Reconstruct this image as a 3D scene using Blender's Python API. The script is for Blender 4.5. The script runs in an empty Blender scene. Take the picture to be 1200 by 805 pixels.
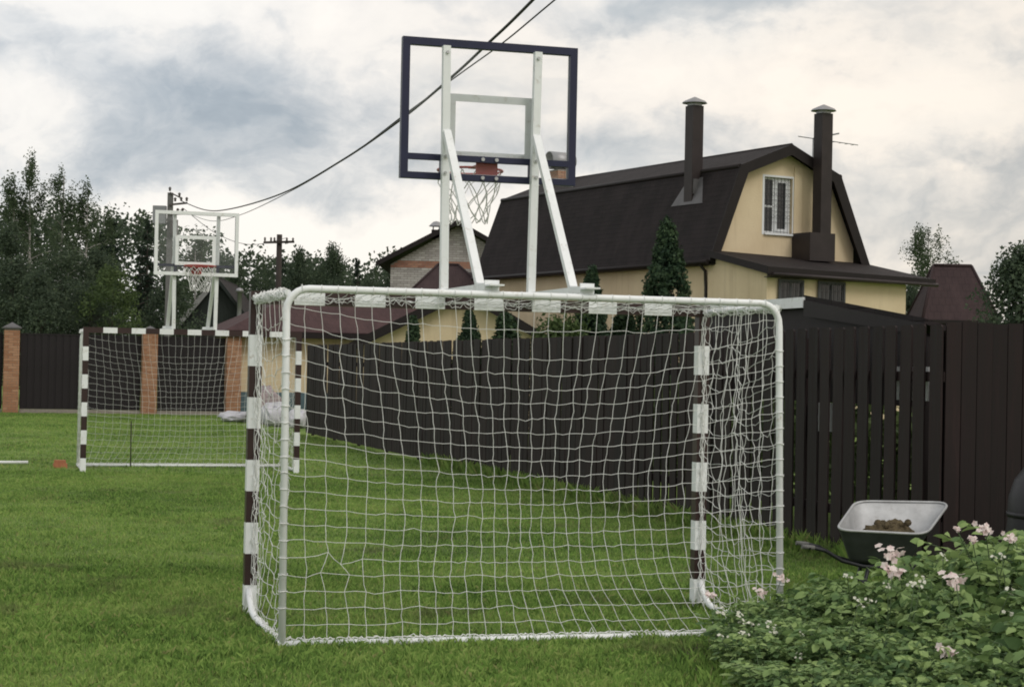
import bpy, math, random
import numpy as np
from mathutils import Vector, Matrix

scene = bpy.context.scene
C = scene.collection
PI = math.pi
random.seed(7)
RNG = np.random.default_rng(7)

# ------------------------------------------------------------------ camera
cam_d = bpy.data.cameras.new('camera')
cam = bpy.data.objects.new('camera', cam_d)
C.objects.link(cam)
scene.camera = cam
cam_d.sensor_width = 36.0
cam_d.lens = 36.0 * 2116.9 / 1200.0
cam_d.clip_start, cam_d.clip_end = 0.1, 2000.0
PITCH, ROLL, CAM_H = 0.0133, 0.0206, 1.6243
fwd = Vector((0, math.cos(PITCH), math.sin(PITCH)))
r0 = Vector((1, 0, 0)); u0 = Vector((0, -math.sin(PITCH), math.cos(PITCH)))
rt = r0 * math.cos(ROLL) + u0 * math.sin(ROLL)
up = -r0 * math.sin(ROLL) + u0 * math.cos(ROLL)
m = Matrix(((rt.x, up.x, -fwd.x, 0), (rt.y, up.y, -fwd.y, 0), (rt.z, up.z, -fwd.z, CAM_H), (0, 0, 0, 1)))
cam.matrix_world = m

# ------------------------------------------------------------------ exposure
vs = scene.view_settings
vs.view_transform = 'Standard'; vs.look = 'None'; vs.exposure = 0.16; vs.gamma = 1.0
vs.use_curve_mapping = False
scene.render.engine = 'CYCLES'
scene.cycles.filter_width = 1.9
scene.cycles.max_bounces = 6
scene.cycles.transparent_max_bounces = 12

# ------------------------------------------------------------------ sun
SUN_EL, SUN_AZ = math.radians(44), math.radians(135)      # azimuth clockwise from +Y (behind the camera)
sun_d = bpy.data.lights.new('sun', 'SUN')
sun = bpy.data.objects.new('sun', sun_d); C.objects.link(sun)
sun_d.energy = 1.0; sun_d.angle = math.radians(24); sun_d.color = (1.0, 0.965, 0.92)
sd = Vector((math.sin(SUN_AZ) * math.cos(SUN_EL), math.cos(SUN_AZ) * math.cos(SUN_EL), math.sin(SUN_EL)))
sun.rotation_euler = (-sd).to_track_quat('-Z', 'Y').to_euler()
sun.location = (0, 0, 60)

# ------------------------------------------------------------------ world: sky with cloud layers
world = bpy.data.worlds.new('World'); scene.world = world
world.use_nodes = True
wt = world.node_tree; wt.nodes.clear()

class NT:
    """small helper to write node graphs"""
    def __init__(s, tree): s.t = tree
    def n(s, typ, **kw):
        nd = s.t.nodes.new(typ)
        for k, v in kw.items(): setattr(nd, k, v)
        return nd
    def put(s, sock, v):
        if hasattr(v, 'links') and hasattr(v, 'node'): s.t.links.new(v, sock)
        else: sock.default_value = v
    def math(s, op, a, b=0.0, c=None, clamp=False):
        nd = s.n('ShaderNodeMath', operation=op, use_clamp=clamp)
        s.put(nd.inputs[0], a); s.put(nd.inputs[1], b)
        if c is not None: s.put(nd.inputs[2], c)
        return nd.outputs[0]
    def vmath(s, op, a, b=(0, 0, 0), scale=None):
        nd = s.n('ShaderNodeVectorMath', operation=op)
        s.put(nd.inputs[0], a)
        if op != 'LENGTH' and op != 'SCALE': s.put(nd.inputs[1], b)
        if scale is not None: s.put(nd.inputs['Scale'], scale)
        return nd.outputs['Value'] if op in ('LENGTH', 'DOT_PRODUCT') else nd.outputs[0]
    def noise(s, vec, scale, detail=4, rough=0.5, dist=0.0, out='Fac'):
        nd = s.n('ShaderNodeTexNoise')
        if vec is not None: s.put(nd.inputs['Vector'], vec)
        nd.inputs['Scale'].default_value = scale; nd.inputs['Detail'].default_value = detail
        nd.inputs['Roughness'].default_value = rough; nd.inputs['Distortion'].default_value = dist
        return nd.outputs[out]
    def ramp(s, fac, stops, interp='LINEAR'):
        nd = s.n('ShaderNodeValToRGB'); cr = nd.color_ramp; cr.interpolation = interp
        while len(cr.elements) < len(stops): cr.elements.new(0.5)
        for e, (p, c) in zip(cr.elements, stops):
            e.position = p; e.color = (c, c, c, 1) if isinstance(c, (int, float)) else (*c[:3], 1)
        s.put(nd.inputs[0], fac)
        return nd.outputs[0]
    def mix(s, fac, a, b, mode='MIX'):
        nd = s.n('ShaderNodeMix', data_type='RGBA', blend_type=mode)
        s.put(nd.inputs[0], fac)
        for i, v in ((6, a), (7, b)):
            s.put(nd.inputs[i], (*v, 1) if isinstance(v, tuple) and len(v) == 3 else v)
        return nd.outputs[2]
    def smooth(s, v, a, b, c=0.0, d=1.0):
        nd = s.n('ShaderNodeMapRange', interpolation_type='SMOOTHSTEP')
        s.put(nd.inputs[0], v)
        for i, x in enumerate((a, b, c, d)): nd.inputs[i + 1].default_value = x
        return nd.outputs[0]

w = NT(wt)
BG = 0.1
tc = w.n('ShaderNodeTexCoord'); D = tc.outputs['Generated']
sx = w.n('ShaderNodeSeparateXYZ'); wt.links.new(D, sx.inputs[0])
dx, dy, dz = sx.outputs
sky = w.n('ShaderNodeTexSky', sky_type='NISHITA'); sky.sun_disc = False
sky.sun_elevation = SUN_EL; sky.sun_rotation = SUN_AZ
sky.air_density = 1.0; sky.dust_density = 2.0
az = w.math('ARCTAN2', dx, dy); el = w.math('ARCSINE', dz)
cmb = w.n('ShaderNodeCombineXYZ'); w.put(cmb.inputs[0], az); w.put(cmb.inputs[1], el)
ae = cmb.outputs[0]
# billows: direction stretched so that cloud banks lie flat towards the horizon; heaped tops from a
# warped, many-octave noise, a second finer layer for ragged edges
pv = w.vmath('MULTIPLY', D, (1.0, 1.0, 1.55))
wv = w.vmath('SCALE', w.vmath('SUBTRACT', w.noise(pv, 7.0, 5, 0.55, 0.0, 'Color'), (0.5, 0.5, 0.5)), scale=0.16)
pw = w.vmath('ADD', pv, wv)
n1 = w.noise(w.vmath('ADD', pw, (3.1, 0.4, 1.7)), 7.5, 10, 0.55, 0.0)
n2 = w.noise(w.vmath('ADD', pw, (0.3, 5.2, 2.2)), 22.0, 9, 0.58, 0.2)
n3 = w.noise(w.vmath('ADD', w.vmath('MULTIPLY', D, (1, 1, 2.6)), (7.7, 1.2, 0.2)), 3.2, 5, 0.5, 0.2)
dens = w.math('ADD', w.math('MULTIPLY', n1, 0.85), w.math('MULTIPLY', n2, 0.55))
dens = w.math('SUBTRACT', dens, 0.215)
# the large banks: centre (azimuth, elevation), half size, weight (+ thick grey base, - thin and bright)
banks = [(-0.160, 0.098, 0.115, 0.062, 0.29), (-0.165, 0.150, 0.085, 0.035, 0.13), (-0.265, 0.165, 0.06, 0.035, 0.08), (-0.20, 0.125, 0.06, 0.05, 0.06),
         (0.075, 0.200, 0.11, 0.020, 0.22), (0.13, 0.195, 0.06, 0.02, 0.10), (-0.02, 0.160, 0.10, 0.05, -0.14), (-0.05, 0.045, 0.26, 0.050, -0.85),
         (0.18, 0.152, 0.18, 0.032, -0.34), (0.23, 0.100, 0.14, 0.045, 0.17), (0.30, 0.06, 0.14, 0.05, 0.08), (0.05, 0.115, 0.06, 0.035, 0.09),
         (-0.20, 0.192, 0.20, 0.018, -0.22), (-0.265, 0.128, 0.035, 0.025, -0.14), (-0.105, 0.165, 0.03, 0.03, -0.08)]
warp = w.vmath('SCALE', w.vmath('SUBTRACT', w.noise(pv, 11.0, 8, 0.6, 0.0, 'Color'), (0.5, 0.5, 0.5)), scale=0.10)
aew = w.vmath('ADD', ae, warp)
for (a, e, ra, re, wt_) in banks:
    v = w.vmath('MULTIPLY', w.vmath('SUBTRACT', aew, (a, e, 0)), (1 / ra, 1 / re, 0))
    dens = w.math('ADD', dens, w.smooth(w.vmath('LENGTH', v), 0.05, 1.3, wt_, 0.0))
cloud = w.ramp(dens, [(0.22, (0.98, 0.935, 0.875)), (0.40, (0.90, 0.865, 0.82)), (0.52, (0.74, 0.735, 0.725)),
                      (0.66, (0.53, 0.555, 0.58)), (0.80, (0.38, 0.425, 0.47)), (1.0, (0.29, 0.335, 0.385))])
cloud = w.mix(w.smooth(n3, 0.42, 0.66, 0.0, 0.3), cloud, (0.70, 0.77, 0.82))
# warmer light on the western (right-hand) half of the sky
warmf = w.smooth(az, -0.25, 0.35, 0.0, 1.0)
cloud = w.mix(w.math('MULTIPLY', warmf, 0.9), cloud, w.mix(1.0, cloud, (1.05, 0.97, 0.875), 'MULTIPLY'))
cloud10 = w.mix(1.0, cloud, (1 / BG, 1 / BG, 1 / BG), 'MULTIPLY')
col = w.mix(0.9, sky.outputs[0], cloud10)
bg = w.n('ShaderNodeBackground'); bg.inputs[1].default_value = BG
wt.links.new(col, bg.inputs[0])
wo = w.n('ShaderNodeOutputWorld'); wt.links.new(bg.outputs[0], wo.inputs[0])

# ------------------------------------------------------------------ helpers: objects
def thing(name, label, cat, loc=(0, 0, 0), rotz=0.0, group=None):
    o = bpy.data.objects.new(name, None); C.objects.link(o)
    o.location = loc; o.rotation_euler = (0, 0, rotz); o.empty_display_size = 0.1
    o['label'] = label; o['category'] = cat
    if group: o['group'] = group
    return o

def tag(o, label, cat, group=None):
    o['label'] = label; o['category'] = cat
    if group: o['group'] = group
    return o

def link(name, me, parent=None, kind=None, label=None):
    o = bpy.data.objects.new(name, me); C.objects.link(o)
    if parent: o.parent = parent
    if kind: o['kind'] = kind
    if label: o['label'] = label
    return o

def copy_tree(o, parent=None):
    c = o.copy(); C.objects.link(c)
    if parent: c.parent = parent
    for ch in list(o.children): copy_tree(ch, c)
    return c

class MB:
    """collects shapes; build() links them as one mesh object"""
    def __init__(s): s.v = []; s.f = []; s.m = []; s.sm = []
    def face(s, pts, mat=0, smooth=False):
        b = len(s.v); s.v += [tuple(p) for p in pts]
        s.f.append(tuple(range(b, b + len(pts)))); s.m.append(mat); s.sm.append(smooth)
    def box(s, a, b, mat=0, skip=''):
        (x0, y0, z0), (x1, y1, z1) = a, b
        k = len(s.v)
        s.v += [(x0, y0, z0), (x1, y0, z0), (x1, y1, z0), (x0, y1, z0), (x0, y0, z1), (x1, y0, z1), (x1, y1, z1), (x0, y1, z1)]
        for nm, q in (('b', (0, 3, 2, 1)), ('t', (4, 5, 6, 7)), ('f', (0, 1, 5, 4)), ('r', (1, 2, 6, 5)), ('k', (2, 3, 7, 6)), ('l', (3, 0, 4, 7))):
            if nm in skip: continue
            s.f.append(tuple(k + i for i in q)); s.m.append(mat); s.sm.append(False)
    def beam(s, p, q, w_, h_, mat=0, upv=(0, 0, 1)):
        p, q = Vector(p), Vector(q); d = (q - p).normalized()
        u = Vector(upv); sd_ = d.cross(u)
        if sd_.length < 1e-4: sd_ = d.cross(Vector((1, 0, 0)))
        sd_.normalize(); u = sd_.cross(d)
        k = len(s.v)
        for c_ in (p, q):
            for a_, b_ in ((-1, -1), (1, -1), (1, 1), (-1, 1)):
                s.v.append(tuple(c_ + sd_ * (a_ * w_ / 2) + u * (b_ * h_ / 2)))
        for q_ in ((0, 1, 5, 4), (1, 2, 6, 5), (2, 3, 7, 6), (3, 0, 4, 7), (3, 2, 1, 0), (4, 5, 6, 7)):
            s.f.append(tuple(k + i for i in q_)); s.m.append(mat); s.sm.append(False)
    def tube(s, path, r, n=8, mat=0, caps=True, smooth=True, closed=False):
        P = [Vector(p) for p in path]; N = len(P)
        R = r if isinstance(r, (list, tuple)) else [r] * N
        k = len(s.v); ref = None
        for i, p in enumerate(P):
            a_ = P[(i - 1) % N] if (i > 0 or closed) else p
            b_ = P[(i + 1) % N] if (i < N - 1 or closed) else p
            t = (b_ - a_)
            t = t.normalized() if t.length > 1e-9 else Vector((0, 0, 1))
            if ref is None: ref = t.orthogonal().normalized()
            ref = (ref - t * ref.dot(t))
            ref = ref.normalized() if ref.length > 1e-6 else t.orthogonal().normalized()
            bi = t.cross(ref)
            for j in range(n):
                an = 2 * PI * j / n
                s.v.append(tuple(p + ref * (math.cos(an) * R[i]) + bi * (math.sin(an) * R[i])))
        for i in range(N if closed else N - 1):
            i2 = (i + 1) % N
            for j in range(n):
                j2 = (j + 1) % n
                s.f.append((k + i * n + j, k + i * n + j2, k + i2 * n + j2, k + i2 * n + j)); s.m.append(mat); s.sm.append(smooth)
        if caps and not closed:
            s.f.append(tuple(k + j for j in reversed(range(n)))); s.m.append(mat); s.sm.append(False)
            s.f.append(tuple(k + (N - 1) * n + j for j in range(n))); s.m.append(mat); s.sm.append(False)
    def lathe(s, prof, n=16, c=(0, 0, 0), mat=0, smooth=True):
        k = len(s.v)
        for (r, z) in prof:
            for j in range(n):
                an = 2 * PI * j / n
                s.v.append((c[0] + r * math.cos(an), c[1] + r * math.sin(an), c[2] + z))
        for i in range(len(prof) - 1):
            for j in range(n):
                j2 = (j + 1) % n
                s.f.append((k + i * n + j, k + i * n + j2, k + (i + 1) * n + j2, k + (i + 1) * n + j)); s.m.append(mat); s.sm.append(smooth)
    def prism(s, poly, ext, mat=0):
        """poly: planar loop of 3D points, ext: extrusion vector"""
        e = Vector(ext); A = [Vector(p) for p in poly]; B = [p + e for p in A]; n = len(A)
        s.face(A, mat); s.face(list(reversed(B)), mat)
        for i in range(n):
            j = (i + 1) % n
            s.face([A[j], A[i], B[i], B[j]], mat)
    def mesh(s, name, mats):
        me = bpy.data.meshes.new(name); me.from_pydata(s.v, [], s.f)
        for mt in (mats if isinstance(mats, (list, tuple)) else [mats]): me.materials.append(mt)
        me.polygons.foreach_set('material_index', s.m)
        me.polygons.foreach_set('use_smooth', s.sm)
        me.update(); return me
    def build(s, name, mats, parent=None, kind=None, label=None):
        return link(name, s.mesh(name, mats), parent, kind, label)

def raw_mesh(name, V, F, mats, tint=None, smooth=False):
    """V n x 3, F m x k (k constant) numpy arrays; tint one value per vertex"""
    me = bpy.data.meshes.new(name); nv, (nf, k) = len(V), F.shape
    me.vertices.add(nv); me.vertices.foreach_set('co', np.ascontiguousarray(V, np.float32).ravel())
    me.loops.add(nf * k); me.loops.foreach_set('vertex_index', np.ascontiguousarray(F, np.int32).ravel())
    me.polygons.add(nf); me.polygons.foreach_set('loop_start', np.arange(0, nf * k, k, dtype=np.int32))
    me.polygons.foreach_set('loop_total', np.full(nf, k, np.int32))
    if smooth: me.polygons.foreach_set('use_smooth', np.ones(nf, bool))
    for mt in (mats if isinstance(mats, (list, tuple)) else [mats]): me.materials.append(mt)
    if tint is not None:
        at = me.attributes.new('tint', 'FLOAT', 'POINT'); at.data.foreach_set('value', np.ascontiguousarray(tint, np.float32))
    me.update(calc_edges=True); me.validate()
    return me

# ------------------------------------------------------------------ helpers: materials
def new_mat(name):
    mt = bpy.data.materials.new(name); mt.use_nodes = True
    mt.node_tree.nodes.clear(); t = NT(mt.node_tree)
    out = t.n('ShaderNodeOutputMaterial'); p = t.n('ShaderNodeBsdfPrincipled')
    mt.node_tree.links.new(p.outputs[0], out.inputs[0])
    return mt, t, p, out

def bump(t, p, h, dist=0.01, strength=0.5):
    b = t.n('ShaderNodeBump'); b.inputs['Distance'].default_value = dist; b.inputs['Strength'].default_value = strength
    t.put(b.inputs['Height'], h); t.put(p.inputs['Normal'], b.outputs[0])

def simple(name, c, rough=0.6, var=0.25, sc=6.0, dirt=None, dirt_amt=0.0, metal=0.0, bmp=0.0, spec=0.4, stretch=(1, 1, 1)):
    mt, t, p, _ = new_mat(name)
    tcn = t.n('ShaderNodeTexCoord').outputs['Object']
    v = t.vmath('MULTIPLY', tcn, stretch)
    n_ = t.noise(v, sc, 6, 0.6)
    lo = tuple(x * (1 - var) for x in c); hi = tuple(min(1, x * (1 + var)) for x in c)
    col_ = t.ramp(n_, [(0.3, lo), (0.7, hi)])
    if dirt:
        f_ = t.smooth(t.noise(v, sc * 2.7, 8, 0.7), 0.55, 0.75, 0, dirt_amt)
        col_ = t.mix(f_, col_, dirt)
    t.put(p.inputs['Base Color'], col_)
    p.inputs['Roughness'].default_value = rough; p.inputs['Metallic'].default_value = metal
    p.inputs['Specular IOR Level'].default_value = spec
    if bmp: bump(t, p, t.noise(v, sc * 8, 4, 0.6), bmp, 0.6)
    return mt

def leafy(name, stops, rough=0.65, trans=0.28, gloss=0.12):
    """leaf material: colour by the 'tint' attribute"""
    mt, t, p, out = new_mat(name)
    at = t.n('ShaderNodeAttribute', attribute_name='tint')
    c_ = t.ramp(at.outputs['Fac'], stops)
    t.put(p.inputs['Base Color'], c_); p.inputs['Roughness'].default_value = rough
    p.inputs['Specular IOR Level'].default_value = gloss
    if trans > 0:
        tr = t.n('ShaderNodeBsdfTranslucent'); t.put(tr.inputs[0], c_)
        mx = t.n('ShaderNodeMixShader'); mx.inputs[0].default_value = trans
        mt.node_tree.links.new(p.outputs[0], mx.inputs[1]); mt.node_tree.links.new(tr.outputs[0], mx.inputs[2])
        mt.node_tree.links.new(mx.outputs[0], out.inputs[0])
    return mt

M = {}
M['white_paint'] = simple('white_paint', (0.80, 0.825, 0.835), 0.42, 0.05, 6, (0.36, 0.31, 0.24), 0.7)
M['dark_stripe'] = simple('dark_brown_paint', (0.035, 0.018, 0.017), 0.4, 0.15, 5)
M['rope'] = simple('white_net_cord', (0.72, 0.735, 0.72), 0.8, 0.1, 30)
M['hoop_cord'] = simple('hoop_cord', (0.80, 0.80, 0.80), 0.8, 0.1, 30)
M['navy'] = simple('navy_enamel', (0.012, 0.015, 0.048), 0.45, 0.12, 8)
M['red'] = simple('red_enamel', (0.33, 0.045, 0.035), 0.45, 0.15, 8)
M['steel'] = simple('zinc_bolt', (0.45, 0.46, 0.47), 0.4, 0.1, 20, metal=0.8)
def plank_mat():
    mt, t, p, _ = new_mat('fence_wood')
    oi = t.n('ShaderNodeObjectInfo').outputs['Random']; tcn = t.n('ShaderNodeTexCoord').outputs['Object']
    v = t.vmath('ADD', t.vmath('MULTIPLY', tcn, (11, 11, 0.8)), t.vmath('SCALE', (1, 1, 1), scale=t.math('MULTIPLY', oi, 40)))
    g = t.noise(v, 2.2, 7, 0.62, 0.6)
    c_ = t.ramp(g, [(0.25, (0.0075, 0.0046, 0.0048)), (0.55, (0.0150, 0.0085, 0.0088)), (0.8, (0.027, 0.0160, 0.0160))])
    c_ = t.mix(1.0, c_, t.ramp(oi, [(0, (0.72, 0.72, 0.74)), (1, (1.3, 1.24, 1.2))]), 'MULTIPLY')
    sep = t.n('ShaderNodeSeparateXYZ'); t.put(sep.inputs[0], tcn)
    mud = t.math('MULTIPLY', t.smooth(sep.outputs[2], 0.05, 0.42, 1.0, 0.0), t.smooth(t.noise(v, 5, 5, 0.6), 0.45, 0.65, 0.1, 0.75))
    c_ = t.mix(mud, c_, (0.04, 0.036, 0.027))
    t.put(p.inputs['Base Color'], c_); p.inputs['Specular IOR Level'].default_value = 0.3
    t.put(p.inputs['Roughness'], t.math('ADD', 0.5, t.math('MULTIPLY', g, 0.4)))
    bump(t, p, g, 0.004, 0.6)
    return mt
M['fence_wood'] = plank_mat()
M['fence_wood_old'] = simple('fence_wood', (0.019, 0.0125, 0.0125), 0.75, 0.35, 1.5, (0.03, 0.022, 0.02), 0.5, bmp=0.002, spec=0.25, stretch=(9, 9, 0.7))
M['panel_metal'] = simple('dark_sheet_metal', (0.013, 0.010, 0.012), 0.6, 0.2, 1.2, spec=0.3)
M['mortar'] = simple('mortar', (0.24, 0.215, 0.19), 0.9, 0.15, 12)
def render_mat():
    mt, t, p, _ = new_mat('yellow_render')
    v = t.n('ShaderNodeTexCoord').outputs['Object']
    c_ = t.ramp(t.noise(v, 0.8, 6, 0.6), [(0.3, (0.60, 0.485, 0.325)), (0.7, (0.70, 0.585, 0.405))])
    streak = t.smooth(t.noise(t.vmath('MULTIPLY', v, (3.2, 3.2, 0.22)), 1.4, 7, 0.65), 0.52, 0.74, 0, 0.5)
    c_ = t.mix(streak, c_, (0.45, 0.35, 0.225))
    c_ = t.mix(t.smooth(t.noise(v, 5.0, 8, 0.75), 0.58, 0.75, 0, 0.4), c_, (0.52, 0.43, 0.31))
    t.put(p.inputs['Base Color'], c_); p.inputs['Roughness'].default_value = 0.92; p.inputs['Specular IOR Level'].default_value = 0.2
    bump(t, p, t.noise(v, 26, 5, 0.7), 0.012, 0.7)
    return mt
M['yellow_wall'] = render_mat()
M['yellow_trim'] = simple('yellow_render', (0.665, 0.545, 0.375), 0.9, 0.07, 0.9, (0.50, 0.39, 0.235), 0.45, bmp=0.006, spec=0.2)
M['blue_plinth'] = simple('blue_plinth_paint', (0.085, 0.135, 0.16), 0.8, 0.15, 3)
M['brown_trim'] = simple('dark_brown_trim', (0.013, 0.0095, 0.0095), 0.55, 0.2, 3, spec=0.25)
M['flue'] = simple('dark_flue_metal', (0.028, 0.021, 0.021), 0.5, 0.2, 3, spec=0.3)
M['cap'] = simple('pale_cap_metal', (0.30, 0.30, 0.31), 0.45, 0.1, 8, metal=0.5)
M['flash'] = simple('grey_flashing', (0.11, 0.107, 0.11), 0.5, 0.15, 6, metal=0.3)
M['win_white'] = simple('white_window_plastic', (0.68, 0.70, 0.72), 0.4, 0.04, 5)
M['soffit'] = simple('soffit_boards', (0.03, 0.024, 0.022), 0.7, 0.25, 4)
M['concrete_pole'] = simple('weathered_concrete', (0.15, 0.15, 0.145), 0.85, 0.2, 5, bmp=0.003)
M['wood_pole'] = simple('weathered_pole_wood', (0.035, 0.028, 0.024), 0.85, 0.3, 4, stretch=(6, 6, 0.5))
M['insulator'] = simple('insulator_glaze', (0.08, 0.07, 0.065), 0.35, 0.1, 9)
M['box_grey'] = simple('grey_box_paint', (0.25, 0.26, 0.27), 0.5, 0.1, 5)
M['wire'] = simple('black_cable', (0.02, 0.02, 0.022), 0.6, 0.1, 9)
M['dark_green'] = simple('dark_green_boards', (0.011, 0.016, 0.014), 0.7, 0.2, 2, stretch=(8, 8, 0.6))
M['grey_board'] = simple('grey_weathered_board', (0.22, 0.22, 0.22), 0.8, 0.2, 5)
M['bark'] = simple('tree_bark', (0.05, 0.043, 0.036), 0.9, 0.3, 8, bmp=0.01)
M['birch_bark'] = simple('birch_bark', (0.32, 0.31, 0.29), 0.85, 0.2, 3, (0.04, 0.04, 0.04), 0.8, stretch=(1, 1, 3))
M['sack'] = simple('white_sacking', (0.46, 0.46, 0.50), 0.6, 0.12, 7)
M['tarp'] = simple('pinkish_grey_sheeting', (0.28, 0.23, 0.24), 0.7, 0.2, 7)
M['soil'] = simple('dark_soil', (0.045, 0.034, 0.022), 0.95, 0.4, 14, bmp=0.02)
M['straw_dirt'] = simple('straw_and_dirt', (0.10, 0.078, 0.042), 0.95, 0.5, 26, (0.03, 0.025, 0.02), 0.7, bmp=0.015)
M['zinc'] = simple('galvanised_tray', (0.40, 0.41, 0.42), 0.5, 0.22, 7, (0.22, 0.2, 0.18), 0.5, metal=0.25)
M['zinc_shaded'] = simple('shaded_tray_outside', (0.05, 0.055, 0.06), 0.55, 0.3, 6, (0.02, 0.02, 0.02), 0.5)  # outer tray metal: shade put into the darker base colour, grime patches over it
M['black_iron'] = simple('black_iron_tube', (0.016, 0.018, 0.022), 0.5, 0.2, 8)
M['rubber'] = simple('tyre_rubber', (0.015, 0.015, 0.015), 0.8, 0.2, 8)
M['black_plastic'] = simple('dark_plastic', (0.011, 0.0105, 0.013), 0.5, 0.15, 3)
M['orange_brick_flat'] = simple('loose_orange_brick', (0.42, 0.17, 0.09), 0.85, 0.2, 15)

# brick with a colour of its own for each piece
def brick_mat(name, stops):
    mt, t, p, _ = new_mat(name)
    at = t.n('ShaderNodeAttribute', attribute_name='tint')
    c_ = t.ramp(at.outputs['Fac'], stops)
    nz = t.noise(t.n('ShaderNodeTexCoord').outputs['Object'], 22, 5, 0.6)
    t.put(p.inputs['Base Color'], t.mix(t.math('MULTIPLY', nz, 0.35), c_, tuple(x * 0.55 for x in stops[0][1])))
    p.inputs['Roughness'].default_value = 0.9; p.inputs['Specular IOR Level'].default_value = 0.2
    return mt
M['brick'] = brick_mat('orange_brick', [(0, (0.33, 0.165, 0.095)), (0.5, (0.40, 0.215, 0.13)), (1, (0.47, 0.275, 0.175))])
M['grey_brick'] = brick_mat('pale_grey_brick', [(0, (0.34, 0.32, 0.31)), (0.5, (0.44, 0.415, 0.40)), (1, (0.54, 0.52, 0.50))])
M['red_band'] = brick_mat('red_band_brick', [(0, (0.30, 0.15, 0.11)), (0.5, (0.37, 0.19, 0.14)), (1, (0.43, 0.24, 0.17))])

def roof_mat(name, c, c2, sx_=0.35, sy_=0.14, bm=0.012):
    """shingle courses running along object x / up the slope"""
    mt, t, p, _ = new_mat(name)
    uv = t.n('ShaderNodeUVMap').outputs[0]
    b = t.n('ShaderNodeTexBrick'); t.put(b.inputs['Vector'], uv)
    b.inputs['Scale'].default_value = 1.0; b.inputs['Brick Width'].default_value = sx_; b.inputs['Row Height'].default_value = sy_
    b.inputs['Mortar Size'].default_value = 0.012; b.inputs['Mortar Smooth'].default_value = 0.5
    b.inputs['Color1'].default_value = (*c, 1); b.inputs['Color2'].default_value = (*c2, 1)
    b.inputs['Mortar'].default_value = (*(x * 0.75 for x in c), 1); b.inputs['Bias'].default_value = -0.1
    nz = t.noise(t.vmath('MULTIPLY', uv, (1.6, 0.6, 1)), 0.9, 8, 0.7)
    t.put(p.inputs['Base Color'], t.mix(t.smooth(nz, 0.4, 0.68, 0, 0.7), b.outputs[0], tuple(x * 1.55 for x in c2)))
    p.inputs['Roughness'].default_value = 0.8; p.inputs['Specular IOR Level'].default_value = 0.25
    bump(t, p, b.outputs[1], -bm, 0.7)
    return mt
M['shingle'] = roof_mat('dark_shingles', (0.0115, 0.0088, 0.0090), (0.0175, 0.0130, 0.0135))
M['tile_maroon'] = roof_mat('maroon_metal_tiles', (0.050, 0.026, 0.027), (0.056, 0.030, 0.030), 0.22, 0.30, 0.012)
M['tile_maroon_far'] = roof_mat('dull_maroon_tiles', (0.036, 0.022, 0.024), (0.040, 0.025, 0.026), 0.22, 0.30, 0.006)

# clear board: a thin pane seen through with a weak reflection
def pane_mat(name, c, refl=0.06, opac=0.03):
    mt, t, p, out = new_mat(name)
    tr = t.n('ShaderNodeBsdfTransparent')
    p.inputs['Base Color'].default_value = (*c, 1); p.inputs['Roughness'].default_value = 0.05
    fr = t.n('ShaderNodeFresnel'); fr.inputs[0].default_value = 1.3
    mx = t.n('ShaderNodeMixShader'); t.put(mx.inputs[0], t.math('ADD', fr.outputs[0], opac, clamp=True))
    mt.node_tree.links.new(tr.outputs[0], mx.inputs[1]); mt.node_tree.links.new(p.outputs[0], mx.inputs[2])
    mt.node_tree.links.new(mx.outputs[0], out.inputs[0])
    return mt
M['acrylic'] = pane_mat('clear_acrylic', (0.75, 0.78, 0.8))
def glass_mat():
    mt, t, p, _ = new_mat('dark_window_glass')
    p.inputs['Base Color'].default_value = (0.02, 0.023, 0.026, 1); p.inputs['Roughness'].default_value = 0.06
    p.inputs['Specular IOR Level'].default_value = 0.55
    return mt
M['glass'] = glass_mat()
M['white_metal_grille'] = simple('grille_paint', (0.05, 0.05, 0.055), 0.5, 0.1, 8)

# lawn colour: large drifts of dark, mid and yellowish green in metres
def lawn_colour(t, pos, tint=None):
    big = t.noise(pos, 0.33, 4, 0.55, 0.4); mid = t.noise(pos, 1.5, 5, 0.6, 0.3); fine = t.noise(pos, 7.0, 4, 0.6)
    f_ = t.math('ADD', -0.08, t.math('ADD', t.math('MULTIPLY', big, 0.55), t.math('ADD', t.math('MULTIPLY', mid, 0.42), t.math('MULTIPLY', fine, 0.2))))
    if tint is not None: f_ = t.math('ADD', f_, t.math('MULTIPLY', t.math('SUBTRACT', tint, 0.5), 0.34))
    worn = t.smooth(t.noise(t.vmath('ADD', pos, (9.1, 2.3, 0)), 0.9, 7, 0.68, 0.5), 0.54, 0.70, 0, 0.65)
    return t.mix(worn, t.ramp(f_, [(0.28, (0.082, 0.150, 0.038)), (0.41, (0.158, 0.280, 0.062)), (0.53, (0.245, 0.390, 0.092)), (0.70, (0.350, 0.465, 0.135))]), (0.165, 0.170, 0.085))
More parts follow.
